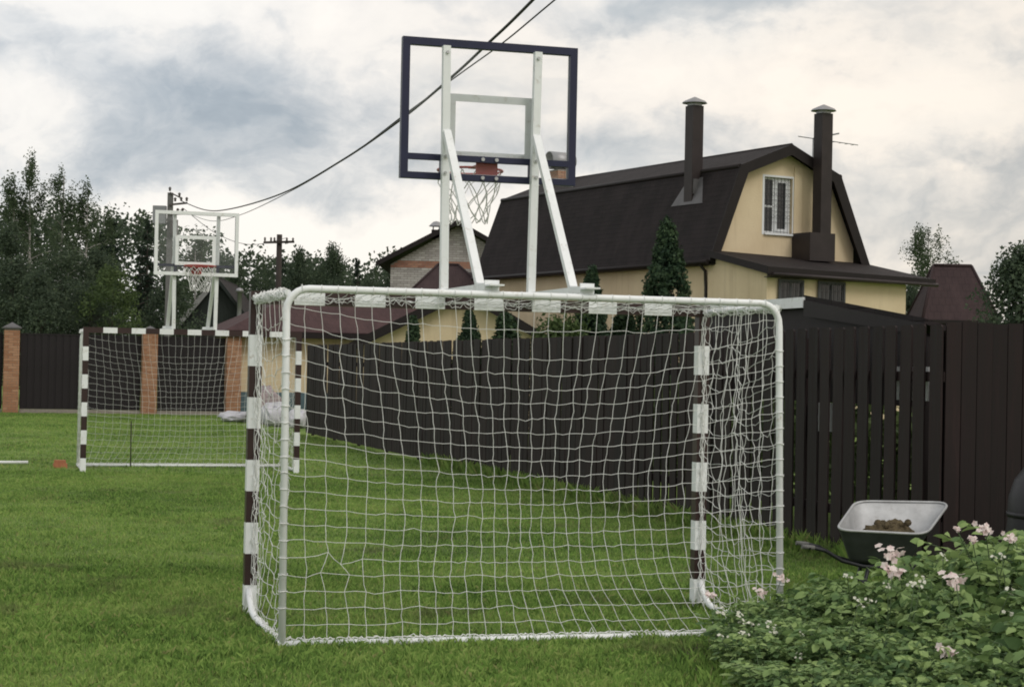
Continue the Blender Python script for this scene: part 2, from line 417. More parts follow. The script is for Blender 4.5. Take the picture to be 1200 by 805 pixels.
def lawn_mat(name, is_blade):
    mt, t, p, out = new_mat(name)
    geo = t.n('ShaderNodeNewGeometry').outputs['Position']
    pos = t.vmath('MULTIPLY', geo, (1, 1, 0))
    if is_blade:
        at = t.n('ShaderNodeAttribute', attribute_name='tint').outputs['Fac']
        c_ = lawn_colour(t, pos, at)
        dry = t.smooth(at, 0.93, 0.96, 0, 0.6)
        c_ = t.mix(dry, c_, (0.30, 0.26, 0.13))
        p.inputs['Roughness'].default_value = 0.6; p.inputs['Specular IOR Level'].default_value = 0.05
        nv = t.vmath('NORMALIZE', t.vmath('ADD', t.vmath('SCALE', t.n('ShaderNodeNewGeometry').outputs['Normal'], scale=0.7), (0, 0, 1.0)))
        t.put(p.inputs['Normal'], nv)
        tr = t.n('ShaderNodeBsdfTranslucent'); t.put(tr.inputs[0], c_)
        mx = t.n('ShaderNodeMixShader'); mx.inputs[0].default_value = 0.42
        mt.node_tree.links.new(p.outputs[0], mx.inputs[1]); mt.node_tree.links.new(tr.outputs[0], mx.inputs[2])
        mt.node_tree.links.new(mx.outputs[0], out.inputs[0])
    else:
        c_ = t.mix(0.45, lawn_colour(t, pos), (0.060, 0.066, 0.030))
        p.inputs['Roughness'].default_value = 0.95; p.inputs['Specular IOR Level'].default_value = 0.1
        bump(t, p, t.noise(pos, 24, 6, 0.7), 0.05, 0.8)
    t.put(p.inputs['Base Color'], c_)
    return mt
M['lawn'] = lawn_mat('lawn_ground', False)
M['blade'] = lawn_mat('grass_blades', True)

LEAF_DARK = [(0, (0.042, 0.062, 0.044)), (0.5, (0.076, 0.106, 0.068)), (1, (0.120, 0.158, 0.088))]
M['leaf_forest'] = leafy('forest_leaves', LEAF_DARK, trans=0.4)
M['leaf_birch'] = leafy('birch_leaves', [(0, (0.044, 0.066, 0.040)), (0.5, (0.078, 0.112, 0.060)), (1, (0.125, 0.165, 0.085))], trans=0.45)
M['leaf_spruce'] = leafy('spruce_needles', [(0, (0.012, 0.022, 0.016)), (0.5, (0.023, 0.037, 0.025)), (1, (0.040, 0.058, 0.036))], trans=0.1)
M['leaf_shrub'] = leafy('light_shrub_leaves', [(0, (0.044, 0.070, 0.030)), (0.5, (0.075, 0.112, 0.042)), (1, (0.12, 0.165, 0.062))])
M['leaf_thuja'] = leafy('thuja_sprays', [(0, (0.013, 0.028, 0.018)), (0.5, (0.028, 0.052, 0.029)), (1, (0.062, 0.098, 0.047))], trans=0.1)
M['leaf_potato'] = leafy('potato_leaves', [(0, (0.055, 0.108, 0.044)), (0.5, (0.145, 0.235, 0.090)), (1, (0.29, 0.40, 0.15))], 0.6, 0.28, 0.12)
M['stem'] = simple('green_stem', (0.07, 0.11, 0.045), 0.7, 0.2, 10)
M['petal'] = leafy('pale_pink_petals', [(0, (0.74, 0.56, 0.56)), (0.5, (0.83, 0.72, 0.70)), (1, (0.87, 0.82, 0.78))], 0.7, 0.3, 0.2)
M['petal_white'] = leafy('white_petals', [(0, (0.70, 0.70, 0.55)), (1, (0.85, 0.85, 0.78))], 0.7, 0.3, 0.2)

#--PART2--
# ================================================================== SETTING
def roof_uv(me):
    """metres along the eave (u) and up the slope (v) for every face"""
    uv = me.uv_layers.new(name='UVMap')
    for pl in me.polygons:
        nn = pl.normal
        t = Vector((0, 0, 1)).cross(nn)
        t = t.normalized() if t.length > 1e-3 else Vector((1, 0, 0))
        s_ = nn.cross(t)
        for li in pl.loop_indices:
            co = me.vertices[me.loops[li].vertex_index].co
            uv.data[li].uv = (co.dot(t), co.dot(s_))
    return me

def lawn_height(x, y):
    return 0.0

gm = MB()
xs = [-700, -120, -45] + [-30 + 3 * i for i in range(21)] + [45, 120, 700]
ys = [-300, -60, -10] + [3 * i for i in range(24)] + [100, 200, 900]
for i in range(len(xs) - 1):
    for j in range(len(ys) - 1):
        gm.face([(xs[i], ys[j], 0), (xs[i + 1], ys[j], 0), (xs[i + 1], ys[j + 1], 0), (xs[i], ys[j + 1], 0)])
link('ground', gm.mesh('ground', M['lawn']), kind='structure')

def fence_x(y): return 2.645 - 0.3017 * (y - 17.0)

def in_lawn(x, y):
    ok = (x < fence_x(y) - 0.03)
    # the far lawn ends at the brick pillar fence
    e = (x + 14.79) * -0.2812 + (y - 52.9) * 0.9597
    return ok & (e < -0.2)

def vnoise(x, y, s, seed=0):
    """smooth value noise in numpy"""
    x = x / s + 1000.3; y = y / s + 1000.7
    xi = np.floor(x).astype(np.int64); yi = np.floor(y).astype(np.int64); fx = x - xi; fy = y - yi
    fx = fx * fx * (3 - 2 * fx); fy = fy * fy * (3 - 2 * fy)
    def h(a, b):
        n = (a * 374761393 + b * 668265263 + seed * 982451653) & 0x7fffffff
        n = ((n ^ (n >> 13)) * 1274126177) & 0x7fffffff
        return ((n ^ (n >> 16)) & 0xffff) / 65535.0
    return (h(xi, yi) * (1 - fx) + h(xi + 1, yi) * fx) * (1 - fy) + (h(xi, yi + 1) * (1 - fx) + h(xi + 1, yi + 1) * fx) * fy

def make_blades(n, y0, y1, xfun, width, h0, h1, seed):
    r = np.random.default_rng(seed)
    y = np.sqrt(r.random(n) * (y1 ** 2 - y0 ** 2) + y0 ** 2) if y1 < 30 else r.random(n) * (y1 - y0) + y0
    lo, hi = xfun(y)
    x = lo + (hi - lo) * r.random(n)
    patch = vnoise(x, y, 0.55, 3) * 0.5 + vnoise(x, y, 0.15, 5) * 0.5
    keep = in_lawn(x, y) & (r.random(n) < 0.35 + 0.95 * patch)
    x, y, patch = x[keep], y[keep], patch[keep]; n = len(x)
    a = r.random(n) * 2 * PI
    lean = r.normal(0, 0.45, n); la = r.random(n) * 2 * PI
    h = (h0 + (h1 - h0) * r.random(n) ** 1.6) * (0.40 + 1.0 * patch)
    w_ = width * (0.6 + 0.8 * r.random(n))
    bx, by = np.cos(a) * w_ / 2, np.sin(a) * w_ / 2
    tx, ty = np.cos(la) * lean * h, np.sin(la) * lean * h
    V = np.zeros((n, 4, 3))
    V[:, 0] = np.c_[x - bx, y - by, np.zeros(n) - 0.004]; V[:, 1] = np.c_[x + bx, y + by, np.zeros(n) - 0.004]
    V[:, 2] = np.c_[x + tx * 0.4 + bx * 0.75, y + ty * 0.4 + by * 0.75, h * 0.6]
    V[:, 3] = np.c_[x + tx * 1.2, y + ty * 1.2, h * (1 - 0.3 * np.minimum(1, lean ** 2))]
    F = np.arange(n * 4).reshape(n, 4)
    tint = np.repeat(r.random(n), 4)
    return V.reshape(-1, 3), F, tint

sets = [make_blades(330000, 7.2, 14.0, lambda y: (-0.36 * y - 0.4, 0.36 * y + 0.4), 0.0065, 0.022, 0.062, 1),
        make_blades(330000, 14.0, 26.0, lambda y: (-0.36 * y, 0.30 * y), 0.0085, 0.016, 0.046, 2),
        make_blades(150000, 26.0, 55.0, lambda y: (np.full_like(y, -19.5), fence_x(y)), 0.020, 0.018, 0.05, 3)]
Vs, Fs, Ts = [], [], []; off = 0
for V, F, T in sets:
    Vs.append(V); Fs.append(F + off); Ts.append(T); off += len(V)
link('grass', raw_mesh('grass', np.concatenate(Vs), np.concatenate(Fs), M['blade'], np.concatenate(Ts)), kind='stuff')['label'] = 'mown green lawn with yellowish drifts and longer tufts'
# longer grass against the foot of the board fence and the goals
def edge_grass(pts, n, seed, h0, h1, spread):
    r = np.random.default_rng(seed)
    P = np.array(pts, float); seg = r.integers(0, len(P) - 1, n); t = r.random(n)[:, None]
    q = P[seg] * (1 - t) + P[seg + 1] * t + r.normal(0, spread, (n, 2))
    a = r.random(n) * 2 * PI; h = h0 + (h1 - h0) * r.random(n) ** 2; la = r.random(n) * 2 * PI; ln = r.random(n) * 0.7
    w_ = 0.004 + 0.006 * r.random(n)
    V = np.zeros((n, 4, 3))
    bx, by = np.cos(a) * w_, np.sin(a) * w_
    V[:, 0] = np.c_[q[:, 0] - bx, q[:, 1] - by, np.zeros(n)]; V[:, 1] = np.c_[q[:, 0] + bx, q[:, 1] + by, np.zeros(n)]
    tx, ty = np.cos(la) * ln * h, np.sin(la) * ln * h
    V[:, 2] = np.c_[q[:, 0] + tx * .4 + bx * .7, q[:, 1] + ty * .4 + by * .7, h * .6]; V[:, 3] = np.c_[q[:, 0] + tx * 1.2, q[:, 1] + ty * 1.2, h]
    return V.reshape(-1, 3), np.arange(n * 4).reshape(n, 4), np.repeat(r.random(n), 4)

# ================================================================== GOALS
GX, GY, GYAW = -0.17, 12.038, 0.2792
DT, DB, HB = 1.266, 1.366, 2.055

def make_goal(label):
    root = thing('football_goal', label, 'goal', (GX, GY, 0), GYAW, 'two striped football goals facing each other')
    W, K = 0, 1
    def segbox(x0, x1, y0, y1, z0, z1, axis, cuts, mats):
        mb = MB()
        for i in range(len(cuts) - 1):
            a, b = cuts[i], cuts[i + 1]
            sk = ('' if i == 0 else ('b' if axis == 'z' else 'l')) + ('' if i == len(cuts) - 2 else ('t' if axis == 'z' else 'r'))
            if axis == 'z': mb.box((x0, y0, a), (x1, y1, b), mats[i], sk)
            else: mb.box((a, y0, z0), (b, y1, z1), mats[i], sk)
        return mb
    for sx_ in (-1, 1):
        cuts = [0.2 * i for i in range(11)]; cuts[0] = -0.02
        mb = segbox(sx_ * 1.54 - .04, sx_ * 1.54 + .04, -.04, .04, 0, 0, 'z', cuts, [W if i % 2 == 0 else K for i in range(10)])
        mb.build('post', [M['white_paint'], M['dark_stripe']], root)
    cuts = [-1.58] + [-1.5 + .2 * i for i in range(1, 15)] + [1.58]
    segbox(0, 0, -.04, .04, 2.0, 2.08, 'x', cuts, [K if i % 2 == 0 else W for i in range(15)]).build('crossbar', [M['white_paint'], M['dark_stripe']], root)
    # rear frame: one bent round tube
    rc = 0.13; path = [(-1.54, -DB, 0.02), (-1.54, -DT - .005, HB - rc - .02)]
    for k in range(7):
        an = PI - k * PI / 12; path.append((-1.54 + rc + rc * math.cos(an), -DT, HB - rc + rc * math.sin(an)))
    for k in range(7):
        an = PI / 2 - k * PI / 12; path.append((1.54 - rc + rc * math.cos(an), -DT, HB - rc + rc * math.sin(an)))
    path += [(1.54, -DT - .005, HB - rc - .02), (1.54, -DB, 0.02)]
    mb = MB(); mb.tube(path, 0.0215, 12); mb.build('rear_frame', M['white_paint'], root)
    mb = MB(); mb.tube([(-1.565, -DB, .024), (1.565, -DB, .024)], 0.022, 12); mb.build('ground_bar', M['white_paint'], root)
    for sx_ in (-1, 1):
        mb = MB(); mb.tube([(sx_ * 1.55, -.035, .175), (sx_ * 1.55, -.09, .11), (sx_ * 1.548, -.19, .05), (sx_ * 1.545, -.34, .026), (sx_ * 1.54, -DB + .02, .024)], 0.021, 10)
        mb.build('side_ground_tube', M['white_paint'], root)
        mb = MB(); mb.tube([(sx_ * 1.55, -.041, 2.03), (sx_ * 1.545, -.5, 2.037), (sx_ * 1.53, -DT + .02, 2.03)], 0.019, 10)
        mb.build('side_top_tube', M['white_paint'], root)
    # ---- net
    rr = random.Random(11); NR = 0.0021
    mb = MB()
    def strand(pts, r=NR): mb.tube(pts, r, 4, smooth=True, caps=False)
    def through(nodes, amp):
        out = []
        for i, p in enumerate(nodes):
            p = Vector(p); out.append(p)
            if i < len(nodes) - 1:
                q = Vector(nodes[i + 1]); mid = (p + q) / 2
                out.append(mid + Vector((rr.gauss(0, amp), rr.gauss(0, amp), rr.gauss(0, amp) - amp * 0.8)))
        return out
    # rear panel
    NC, NRW = 31, 21
    node = {}
    for i in range(NC + 1):
        x = -1.54 + 3.08 * i / NC
        for j in range(NRW + 1):
            v = j / NRW                              # 0 ground, 1 top
            e = abs(x) / 1.54
            sag = 0.20 * (1 - e ** 2.4) * math.sin(PI * min(1, v * 0.62 + 0.02)) if 0 < j < NRW else 0.0
            if j == NRW - 1: sag *= 0.6
            z = 0.035 + (HB - 0.04) * v - sag * (0.25 + 0.75 * v)
            pull = 0.15 * math.sin(PI * v ** 0.8) * math.sin(PI * (x / 1.54)) * -1
            xx = x + pull * 0.9
            if v < 0.22: xx += 0.11 * (1 - v / 0.22) ** 1.3 * (1 - e ** 6)
            y = -(DB + (DT - DB) * v) + 0.10 * math.sin(PI * v) * (1 - e ** 4)
            if 0 < i < NC and 0 < j < NRW:
                xx += rr.gauss(0, .0045); z += rr.gauss(0, .0045); y += rr.gauss(0, .008)
            node[i, j] = (xx, y, z)
    # a torn, knotted spot low on one side
    for (i, j, ddx, ddz) in ((2, 5, .02, .03), (3, 5, -.015, -.025), (3, 4, .025, .0), (2, 4, -.02, .02), (1, 4, .02, -.02)):
        a = node[i, j]; node[i, j] = (a[0] + ddx, a[1], a[2] + ddz)
    for i in range(NC + 1): strand(through([node[i, j] for j in range(NRW + 1)], .0028))
    for j in range(1, NRW): strand(through([node[i, j] for i in range(NC + 1)], .0036))
    # side panels: slack, drawn together in uneven folds
    for sx_ in (-1, 1):
        sn = {}; n1_, n2_ = 14, 21
        ph = [rr.uniform(0, 6.28) for _ in range(4)]
        for i in range(n1_ + 1):
            t = i / n1_
            for j in range(n2_ + 1):
                v = j / n2_; inn = math.sin(PI * t)
                d = DB + (DT - DB) * v
                yy = -.05 - (d - .05) * (t + 0.025 * inn * math.sin(9 * t + ph[0] + 2 * v))
                xx = sx_ * (1.54 + 0.040 * inn * math.sin(7.5 * t + ph[1] + 1.3 * v) * (1 if 0 < j else 0) - 0.06 * inn * math.sin(PI * v))
                zz = 0.03 + (HB - .05) * v
                if 0 < j < n2_: zz += -0.10 * inn * (0.4 + 0.6 * v) + 0.040 * inn * math.sin(8.5 * t + ph[2] + 0.25 * j) + rr.gauss(0, .009)
                if 0 < i < n1_ and 0 < j: xx += rr.gauss(0, .008); yy += rr.gauss(0, .012)
                sn[i, j] = (xx, yy, zz)
        for i in range(n1_ + 1): strand(through([sn[i, j] for j in range(n2_ + 1)], .006))
        for j in range(1, n2_): strand(through([sn[i, j] for i in range(n1_ + 1)], .008))
    # top panel
    tn = {}
    for i in range(NC + 1):
        for j in range(8):
            t = j / 7; x = -1.54 + 3.08 * i / NC
            tn[i, j] = (x + rr.gauss(0, .006), -.045 - (DT - .045) * t + rr.gauss(0, .006) * (0 < j < 7), 2.04 - 0.012 * math.sin(PI * t) * (1 - (abs(x) / 1.54) ** 6) + rr.gauss(0, .006))
    for i in range(1, NC): strand(through([tn[i, j] for j in range(8)], .004))
    for j in (3, 6): strand(through([tn[i, j] for i in range(NC + 1)], .004))
    # edge cords laced to posts, crossbar and ground bar, and the little loops round the tubes
    for k in range(2):
        pts = []
        for i in range(160):
            x = -1.5 + 3.0 * i / 159
            ds = int((x + 1.5) / .2) % 2 == 0
            a = .011 if ds else .003
            pts.append((x, -.046 - abs(rr.gauss(0, .006)) - (0.004 if ds else 0), 2.030 + (k - .5) * .014 + rr.gauss(0, a)))
        strand(pts, .0022)
    for sx_ in (-1, 1):
        for k in range(2):
            strand([(sx_ * 1.54 - sx_ * .012 + rr.gauss(0, .006) + k * .012, -.046 - abs(rr.gauss(0, .004)), .2 + 1.8 * i / 70) for i in range(71)], .0032)
        # net bunched over the side top tube
        for k in range(6 if sx_ < 0 else 3):
            pts = []
            for i in range(46):
                t = i / 45; an = 2 * PI * (t * 7 + k / 6) + rr.gauss(0, .5); r_ = .024 + abs(rr.gauss(0, .008))
                pts.append((sx_ * 1.545 + r_ * math.cos(an), -.05 - (DT - .08) * t, 2.034 + r_ * math.sin(an) - .006))
            strand(pts, .0036)
        strand([(sx_ * 1.54 + .02 * math.cos(i * 1.1), -.3 - (DB - .3) * i / 60, .03 + .022 * abs(math.sin(i * 1.1)) + rr.gauss(0, .004)) for i in range(61)], .004)
    def loop(c, r_, ax_):
        pts = []
        for k in range(7):
            an = 2 * PI * k / 7
            pts.append((c[0], c[1] + r_ * math.cos(an), c[2] + r_ * math.sin(an)) if ax_ == 'x' else (c[0] + r_ * math.cos(an), c[1] + r_ * math.sin(an), c[2] + rr.gauss(0, .003)))
        mb.tube(pts, .0028, 4, closed=True)
    for i in range(1, NC):
        loop((-1.54 + 3.08 * i / NC + rr.gauss(0, .006), -DT, HB - .002), 0.0255, 'x')
        loop((node[i, 0][0], -DB, .026), .0275, 'x')
    for sx_ in (-1, 1):
        for j in range(2, 19):
            v = j / NRW; loop((sx_ * 1.54, -(DB + (DT - DB) * v), .035 + (HB - .04) * v), .027, 'z')
    strand([(-1.54 + 3.08 * i / 200, -DB + .012 + rr.gauss(0, .006), .045 + rr.gauss(0, .008) * (1 + (rr.random() < .12) * 1.4)) for i in range(201)], .0034)
    strand([(-1.54 + 3.08 * i / 200, -DB - .004 + rr.gauss(0, .008), .048 + abs(rr.gauss(0, .007))) for i in range(201)], .0034)
    mb.build('net', M['rope'], root, kind='stuff')
    return root

def make_hoop(label):
    """board on two uprights, stood on the goal's crossbar and braced to its rear tube"""
    root = thing('basketball_hoop', label, 'basketball hoop', (GX - 0.2756 * 0, GY, 2.084), GYAW, 'basketball boards mounted on top of the goals')
    Z = 2.084
    wp = M['white_paint']
    for sx_ in (-1, 1):
        mb = MB(); x0, x1 = sx_ * .300, sx_ * .317
        mb.beam((x0, 0, 0), (x1, 0, 3.745 - Z), .05, .05, upv=(0, 1, 0)); u_ = mb.build('upright', wp, root)
        for z_ in (3.70, 3.01, 2.90):
            b_ = MB(); b_.tube([(sx_ * .314, -.025, z_ - Z), (sx_ * .314, -.037, z_ - Z)], .011, 8); b_.build('bolt', M['steel'], u_)
        mb = MB(); mb.beam((sx_ * .309, -.027, 3.17 - Z), (sx_ * .300, -.92, 2.125 - Z), .05, .042); mb.build('brace', wp, root)
        mb = MB(); mb.beam((sx_ * .300, -.027, 0.023), (sx_ * .300, -1.19, 0.023), .05, .042)
        a_ = mb.build('arm', wp, root)
        mb = MB(); mb.box((sx_ * .300 - .045, -1.205, -.03), (sx_ * .300 + .045, -1.19, .06)); mb.box((sx_ * .300 - .045, -1.32, .022), (sx_ * .300 + .045, -1.205, .032))
        mb.build('clamp', wp, a_)
    bd = bpy.data.objects.new('backboard', None); C.objects.link(bd); bd.parent = root; bd.empty_display_size = .1
    x0, x1, z0, z1 = -.605, .608, 2.862 - Z, 3.797 - Z; t = .05
    mb = MB()
    mb.box((x0, .027, z0), (x0 + t, .067, z1)); mb.box((x1 - t, .027, z0), (x1, .067, z1))
    mb.box((x0 + t, .027, z1 - t), (x1 - t, .067, z1)); mb.box((x0 + t, .027, z0), (x1 - t, .067, z0 + .042))
    mb.box((x0 + t, .027, 2.988 - Z), (x1 - t, .067, 3.028 - Z))
    for xx in (-.315, .300): mb.box((xx - .02, .028, z0 + .042), (xx + .02, .066, 2.988 - Z))
    mb.build('steel_frame', M['navy'], bd)
    mb = MB(); mb.box((x0 + .002, .070, z0 + .002), (x1 - .002, .078, z1 - .002)); mb.build('clear_panel', M['acrylic'], bd)
    mb = MB(); f0, f1 = .0805, .083
    mb.box((x0, f0, z0), (x0 + t, f1, z1)); mb.box((x1 - t, f0, z0), (x1, f1, z1)); mb.box((x0 + t, f0, z1 - t), (x1 - t, f1, z1)); mb.box((x0 + t, f0, z0), (x1 - t, f1, z0 + t))
    mb.build('white_border', wp, bd)
    a0, a1, b0, b1 = -.275, .310, 3.012 - Z, 3.445 - Z
    mb = MB(); mb.box((a0, f0, b0), (a0 + t, f1, b1)); mb.box((a1 - t, f0, b0), (a1, f1, b1)); mb.box((a0 + t, f0, b1 - t), (a1 - t, f1, b1)); mb.box((a0 + t, f0, b0), (a1 - t, f1, b0 + t))
    mb.build('target_rectangle', wp, bd)
    for xx in (-.045, .05):
        for zz in (3.008, 2.884): mb = MB(); mb.tube([(xx, .027, zz - Z), (xx, .014, zz - Z)], .013, 8); mb.build('bolt', M['steel'], bd)
    # ring
    ring = bpy.data.objects.new('rim', None); C.objects.link(ring); ring.parent = root; ring.empty_display_size = .1
    RZ = 2.985 - Z; RY = .53; rr = random.Random(5)
    mb = MB(); mb.box((-.075, .0845, 2.885 - Z), (.075, .094, 3.0 - Z)); mb.box((-.07, .094, RZ - .012), (.07, .31, RZ - .004)); mb.build('mounting_plate', M['red'], ring)
    mb = MB(); mb.tube([(.225 * math.cos(2 * PI * k / 28), RY + .225 * math.sin(2 * PI * k / 28), RZ) for k in range(28)], .009, 8, closed=True)
    for k in range(12):
        an = 2 * PI * k / 12; c_, s_ = math.cos(an), math.sin(an)
        mb.tube([(.222 * c_, RY + .222 * s_, RZ - .005), (.214 * c_, RY + .214 * s_, RZ - .025), (.222 * c_, RY + .222 * s_, RZ - .03)], .003, 4)
    mb.build('hoop_ring', M['red'], ring)
    mb = MB(); N = 12; rows = [(.22, -.02), (.205, -.09), (.175, -.165), (.150, -.24), (.138, -.315), (.135, -.37)]
    def nd(k, j):
        r_, z_ = rows[j]; an = 2 * PI * (k + .5 * (j % 2)) / N
        q = random.Random(k % N * 31 + j)
        return Vector((r_ * math.cos(an) + q.gauss(0, .008), RY + r_ * math.sin(an) + q.gauss(0, .008), RZ + z_ + q.gauss(0, .008)))
    for j in range(len(rows) - 1):
        for k in range(N):
            for k2 in ((k, k - 1) if j % 2 == 0 else (k, k + 1)):
                p, q = nd(k, j), nd(k2, j + 1)
                mb.tube([p, (p + q) / 2 + Vector((rr.gauss(0, .003), rr.gauss(0, .003), -.004)), q], .0042, 4, caps=False)
    mb.build('net', M['hoop_cord'], ring, kind='stuff')
    return root

goal = make_goal('large striped goal in front, seen from behind its white tube frame and net')
hoop = make_hoop('basketball board seen from behind with navy frame and white braced uprights')
goal2 = copy_tree(goal); hoop2 = copy_tree(hoop)
FX, FY, FYAW = -4.64, 26.365, 0.285
goal2.location = (FX, FY, 0); goal2.rotation_euler = (0, 0, FYAW + PI); goal2['label'] = 'small distant brown and white striped goal facing the camera near the brick pillar fence'
hoop2.location = (FX, FY, 2.084); hoop2.rotation_euler = (0, 0, FYAW + PI); hoop2['label'] = 'distant white bordered basketball board seen from the front with red ring'

# ================================================================== FENCES
def board_fence():
    root = thing('wooden_fence', 'long dark brown board fence along the side of the lawn', 'fence', (3.43, 14.39, 0), 0)
    rr = random.Random(3)
    dirv = Vector((-0.3017, 1.0, 0)).normalized(); nrm = Vector((dirv.y, -dirv.x, 0))
    L = 27.9; s = 0.0; ang = math.atan2(dirv.y, dirv.x)
    plank_meshes = []
    for k in range(6):
        mb = MB(); h = 2.04 + rr.uniform(-.005, .005); w_ = .182
        mb.box((0, -.008, .05), (w_, .008, h - .018), skip='t')
        # chamfered top
        b = len(mb.v)
        mb.v += [(0, -.008, h - .018), (w_, -.008, h - .018), (w_, .008, h - .018), (0, .008, h - .018), (.018, -.008, h), (w_ - .018, -.008, h), (w_ - .018, .008, h), (.018, .008, h)]
        for q in ((0, 1, 5, 4), (1, 2, 6, 5), (2, 3, 7, 6), (3, 0, 4, 7), (4, 5, 6, 7)): mb.f.append(tuple(b + i for i in q)); mb.m.append(0); mb.sm.append(False)
        plank_meshes.append(mb.mesh('plank', M['fence_wood']))
    k = 0
    while s < L:
        o = link('plank', plank_meshes[rr.randrange(6)], root)
        p = dirv * s + nrm * rr.uniform(-.004, .004)
        o.location = (p.x, p.y, rr.uniform(-.006, .006)); o.rotation_euler = (rr.gauss(0, .004), rr.gauss(0, .004), ang + rr.gauss(0, .01))
        gap = rr.choice([.046, .052, .058, .064, .070]) if s < 6.5 else rr.choice([.010, .016, .02, .03, .04])
        s += .182 + gap; k += 1
    for z in (.42, 1.62):
        mb = MB(); a = nrm * .034; mb.beam(a + Vector((0, 0, z)), a + dirv * L + Vector((0, 0, z)), .04, .08); mb.build('rail', M['fence_wood'], root)
    n = 0; s = .1
    while s < L:
        p = dirv * s + nrm * .088; mb = MB(); mb.box((p.x - .03, p.y - .03, -.1), (p.x + .03, p.y + .03, 1.95)); mb.build('fence_post', M['fence_wood'], root); s += 2.5
    return root
board_fence()
# two white boards fixed to the back of the fence, glimpsed through the gaps
for (y0_, y1_, z0_, z1_, lb) in ((14.75, 15.35, 1.42, 1.70, 'white board nailed high behind the fence near the wheelbarrow'), (16.35, 16.95, 1.10, 1.36, 'white board nailed lower behind the fence beside the goal tube')):
    mb = MB(); n_ = Vector((0.957, 0.289, 0)) * .10
    a_ = Vector((fence_x(y0_), y0_, 0)) + n_; b_ = Vector((fence_x(y1_), y1_, 0)) + n_
    mb.beam(a_ + Vector((0, 0, (z0_ + z1_) / 2)), b_ + Vector((0, 0, (z0_ + z1_) / 2)), .02, z1_ - z0_)
    tag(mb.build('white_board', M['white_paint']), lb, 'board')
# clipped green hedge on the neighbour's side, glimpsed through the gaps between the boards
r_ = np.random.default_rng(5); nh = 9000
t_ = r_.random(nh); yy_ = 14.8 + 17 * t_; xx_ = fence_x(yy_) + 3.2 + r_.normal(0, .28, nh); zz_ = 1.25 * r_.random(nh) ** .7 * (.8 + .4 * vnoise(xx_ * 0, yy_, .8, 2))
def quick_cards(c, s_, r):
    a = r.normal(0, 1, (len(c), 3)); a /= np.linalg.norm(a, axis=1, keepdims=True); b = np.cross(a, r.normal(0, 1, (len(c), 3))); b /= np.linalg.norm(b, axis=1, keepdims=True)
    return np.stack([c - a * s_, c + b * s_ * .6, c + a * s_, c - b * s_ * .6], 1)
Vh = quick_cards(np.c_[xx_, yy_, zz_], .09, r_)
link('hedge', raw_mesh('hedge', Vh.reshape(-1, 3), np.arange(nh * 4).reshape(nh, 4), M['leaf_shrub'], np.repeat(r_.random(nh), 4)), kind='stuff')['label'] = 'loose green undergrowth glimpsed through the gaps of the board fence'

def close_fence():
    root = thing('wooden_fence', 'short close-boarded dark fence panel behind the wheelbarrow and flowers', 'fence', (3.43, 14.39, 0), 0.285)
    rr = random.Random(9); mb = MB(); mb.box((0, -.01, .05), (.134, .01, 2.06)); pm = mb.mesh('plank', M['fence_wood'])
    for i in range(26):
        a = link('plank', pm, root); a.location = (.03 + i * .1395, rr.uniform(-.004, .004), rr.uniform(-.008, .008))
    for z in (.4, 1.65):
        mb = MB(); mb.box((0, .024, z - .04), (3.72, .06, z + .04)); mb.build('rail', M['fence_wood'], root)
    for x in (.06, 1.9, 3.7):
        mb = MB(); mb.box((x - .04, .062, -.1), (x + .04, .13, 1.98)); mb.build('fence_post', M['fence_wood'], root)
close_fence()

ED = Vector((0.9597, 0.2812, 0))
PF0 = Vector((-14.79, 52.9, 0))
def brick_block(mb_list, x0, x1, y0, y1, z0, z1, L, H, jt, rng, tints, proud=.012):
    """rows of bricks round the four faces of a pillar, each brick a box standing proud of the mortar"""
    mb = mb_list
    nrow = int((z1 - z0) / H)
    for r_ in range(nrow):
        za = z0 + r_ * H; zb = za + H - jt
        for face in range(4):
            ln = (x1 - x0) if face % 2 == 0 else (y1 - y0)
            p = -(L / 2) * (r_ % 2)
            while p < ln - 1e-6:
                a = max(0, p); b = min(ln, p + L - jt); p += L
                if b - a < .02: continue
                k = len(mb.v); pr = proud + rng.uniform(-.002, .002)
                if face == 0: mb.box((x0 + a, y0 - pr, za), (x0 + b, y0 + .01, zb))
                elif face == 2: mb.box((x0 + a, y1 - .01, za), (x0 + b, y1 + pr, zb))
                elif face == 1: mb.box((x1 - .01, y0 + a, za), (x1 + pr, y0 + b, zb))
                else: mb.box((x0 - pr, y0 + a, za), (x0 + .01, y0 + b, zb))
                tints += [rng.random()] * (len(mb.v) - k)

def with_tint(me, tints):
    at = me.attributes.new('tint', 'FLOAT', 'POINT'); at.data.foreach_set('value', np.array(tints, np.float32)); return me

pillar_labels = [(-3.9, 'orange brick fence pillar out past the edge of the lawn'), (0.14, 'orange brick pillar with grey pyramid cap standing clear of the goal'),
                 (4.12, 'orange brick pillar showing through the middle of the distant goal net'), (6.62, 'orange brick pillar beside the yellow house wall')]
rng_ = random.Random(4)
mbp = MB(); tt = []
brick_block(mbp, -.21, .21, -.21, .21, 0.02, 2.46, .25, .075, .011, rng_, tt)
pil_me = with_tint(mbp.mesh('brickwork', M['brick']), tt)
mbc = MB(); mbc.box((-.21, -.21, -.05), (.21, .21, 2.46)); core_me = mbc.mesh('mortar_core', M['mortar'])
mbk = MB(); mbk.box((-.27, -.27, 2.462), (.27, .27, 2.50), skip='t')
for q in range(4):
    cs = [(-.27, -.27, 2.50), (.27, -.27, 2.50), (.27, .27, 2.50), (-.27, .27, 2.50)]; mbk.face([cs[q], cs[(q + 1) % 4], (0, 0, 2.65)])
cap_me = mbk.mesh('pillar_cap', M['flash'])
